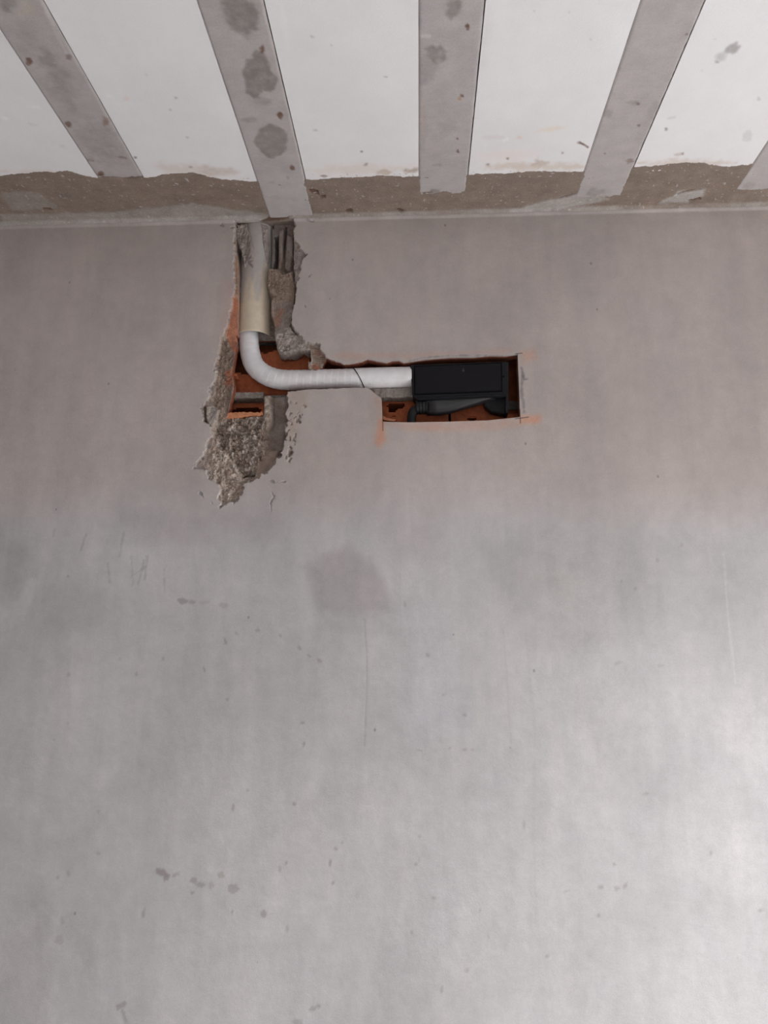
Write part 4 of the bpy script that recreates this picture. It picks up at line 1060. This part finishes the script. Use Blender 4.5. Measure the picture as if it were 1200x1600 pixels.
# small embossed arrow mark on the cover
bm = bmesh.new()
c = L(724, 579)
def at(dx, dz): return (c[0] + dx, c[1] + dz)
prism(bm, [at(-.0012, .006), at(.0012, .006), at(.0012, 0), at(-.0012, 0)], yl(BD - 0.0018), yl(BD))
prism(bm, [at(-.004, .0005), at(.004, .0005), at(0, -.005)], yl(BD - 0.0018), yl(BD))
EMB = m_plain('embossed_mark', (0.028, 0.028, 0.030), 0.5, 0.5)
bm_obj('embossed_arrow', bm, EMB, cover)
bm = bmesh.new()
c = L(786.5, 588)
prism(bm, [(c[0] + .0022 * math.cos(a), c[1] + .0022 * math.sin(a)) for a in np.linspace(0, 2 * math.pi, 12, endpoint=False)], yl(BD + 0.0002), yl(BD + 0.004))
bm_obj('screw', bm, GROOVE, box)
# right flange and back plate running below the case
bm = bmesh.new(); prism(bm, [L(755, 616, .03), L(793, 614, .03), L(793, 645.5, .03), L(786, 647, .03), L(768, 643, .03), L(757, 634, .03)], yl(0.030), yl(0.058), 0.002)
bm_obj('back_plate', bm, BLACK, box)
bm = bmesh.new(); prism(bm, [L(790.5, 566, .014), L(794.5, 566, .014), L(794, 646, .014), L(790, 646, .014)], yl(0.012), yl(0.055), 0.001)
bm_obj('side_flange', bm, BLACK, box)
# sloping drain channel, swelling towards the spout
bm = bmesh.new()
secs = []
for px, yt, yb in ((667, 620, 647), (684, 620, 647.2), (700, 620, 645), (720, 620, 639), (742, 619, 632.5), (762, 618.5, 626), (778, 618, 621.5)):
    d1, d2 = 0.016, 0.050
    top_, bot_ = L(px, yt, .02), L(px, yb, .02)
    hgt = top_[1] - bot_[1]
    ring = []
    for k_ in range(13):
        a = math.pi * k_ / 12
        ring.append((top_[0], yl((d1 + d2) / 2 - (d2 - d1) / 2 * math.cos(a)), top_[1] - hgt * (0.35 + 0.65 * math.sin(a))))
    ring.append((top_[0], yl(d2), top_[1])); ring.insert(0, (top_[0], yl(d1), top_[1]))
    secs.append([bm.verts.new(v) for v in ring])
for a, b in zip(secs, secs[1:]):
    n_ = len(a)
    for k_ in range(n_): bm.faces.new((a[k_], b[k_], b[(k_ + 1) % n_], a[(k_ + 1) % n_]))
bm.faces.new(secs[0][::-1]); bm.faces.new(secs[-1])
SHEEN = m_plain('black_plastic_lit', (0.022, 0.021, 0.023), 0.38, 0.55)  # same black plastic, coloured lighter and glossier for the highlight on the channel
ch = bm_obj('drain_channel', bm, SHEEN, box, True)
# spout collar and rubber elbow
def tubeobj(name, pts, r, mat, parent, n_=24, ringf=None):
    P = spline([np.array(p) for p in pts], n_)
    v, f = tube_arrays(P, ringf or (lambda s, th: np.full(th.shape, r)), 20)
    return mesh_obj(name, v, f, mat, parent)
def l3(px, py, d):
    p = W(px, py, d); return (p[0] - bo_[0], d - bo_[1], p[2] - bo_[2])
tubeobj('spout_collar', [l3(668, 636.5, .033), l3(660, 636.5, .033), l3(650, 637, .033)], 0.0185, RUBBER, box, 30, lambda s, th: np.full(th.shape, 0.0185 + 0.0012 * (math.sin(s * 700) > 0)))
tubeobj('outlet_elbow', [l3(655, 639.5, .033), l3(650, 640.5, .033), l3(645.5, 644, .033), l3(643.5, 650, .033), l3(643, 660, .034), l3(643, 672, .036)], 0.0125, RUBBER, box, 40)['label'] = 'black rubber elbow turning down into the brick'

# ------------------------------------------------------------------ small debris lying in the openings
def pebble(name, loc, r, mat, seed):
    bm = bmesh.new()
    bmesh.ops.create_icosphere(bm, subdivisions=2, radius=1)
    rng = random.Random(seed)
    k1, k2, k3 = (rng.uniform(.7, 1.2) for _ in range(3))
    for v in bm.verts:
        n_ = 1 + 0.22 * math.sin(v.co.x * 3 + seed) * math.cos(v.co.z * 4 + seed * 2)
        v.co = Vector((v.co.x * k1 * n_, v.co.y * k2 * n_, v.co.z * k3 * n_)) * r
    o = bm_obj(name, bm, mat, None, False)
    o.location = loc
    return o
ledge = zl + 0.004 + 3 * cell + 0.000
for px, r, s in ((387.5, 0.0042, 1), (396, 0.0036, 5)):
    p = W(px, 641, 0.030)
    tag(pebble('plaster_crumb', (p[0], 0.028, ledge + r * 0.75), r, CRUMB, s), ('larger' if s == 1 else 'smaller') + ' white plaster crumb lying in the open brick cell, ' + ('left of the pair' if s == 1 else 'right of the pair'), 'crumb', 'crumbs in the broken brick cell')
bm = bmesh.new()
sh = [L(598, 649, .03), L(603, 653, .03), L(612, 655, .03), L(619, 655.5, .03), L(617, 658.5, .03), L(606, 658, .03), L(599, 656, .03)]
prism(bm, sh, yl(0.028), yl(0.040), 0.0008)
so = bm_obj('brick_shard', bm, CLAY_L)
so.location = tuple(bo_)
tag(so, 'pale orange brick shard in the lower left corner of the box opening', 'shard')
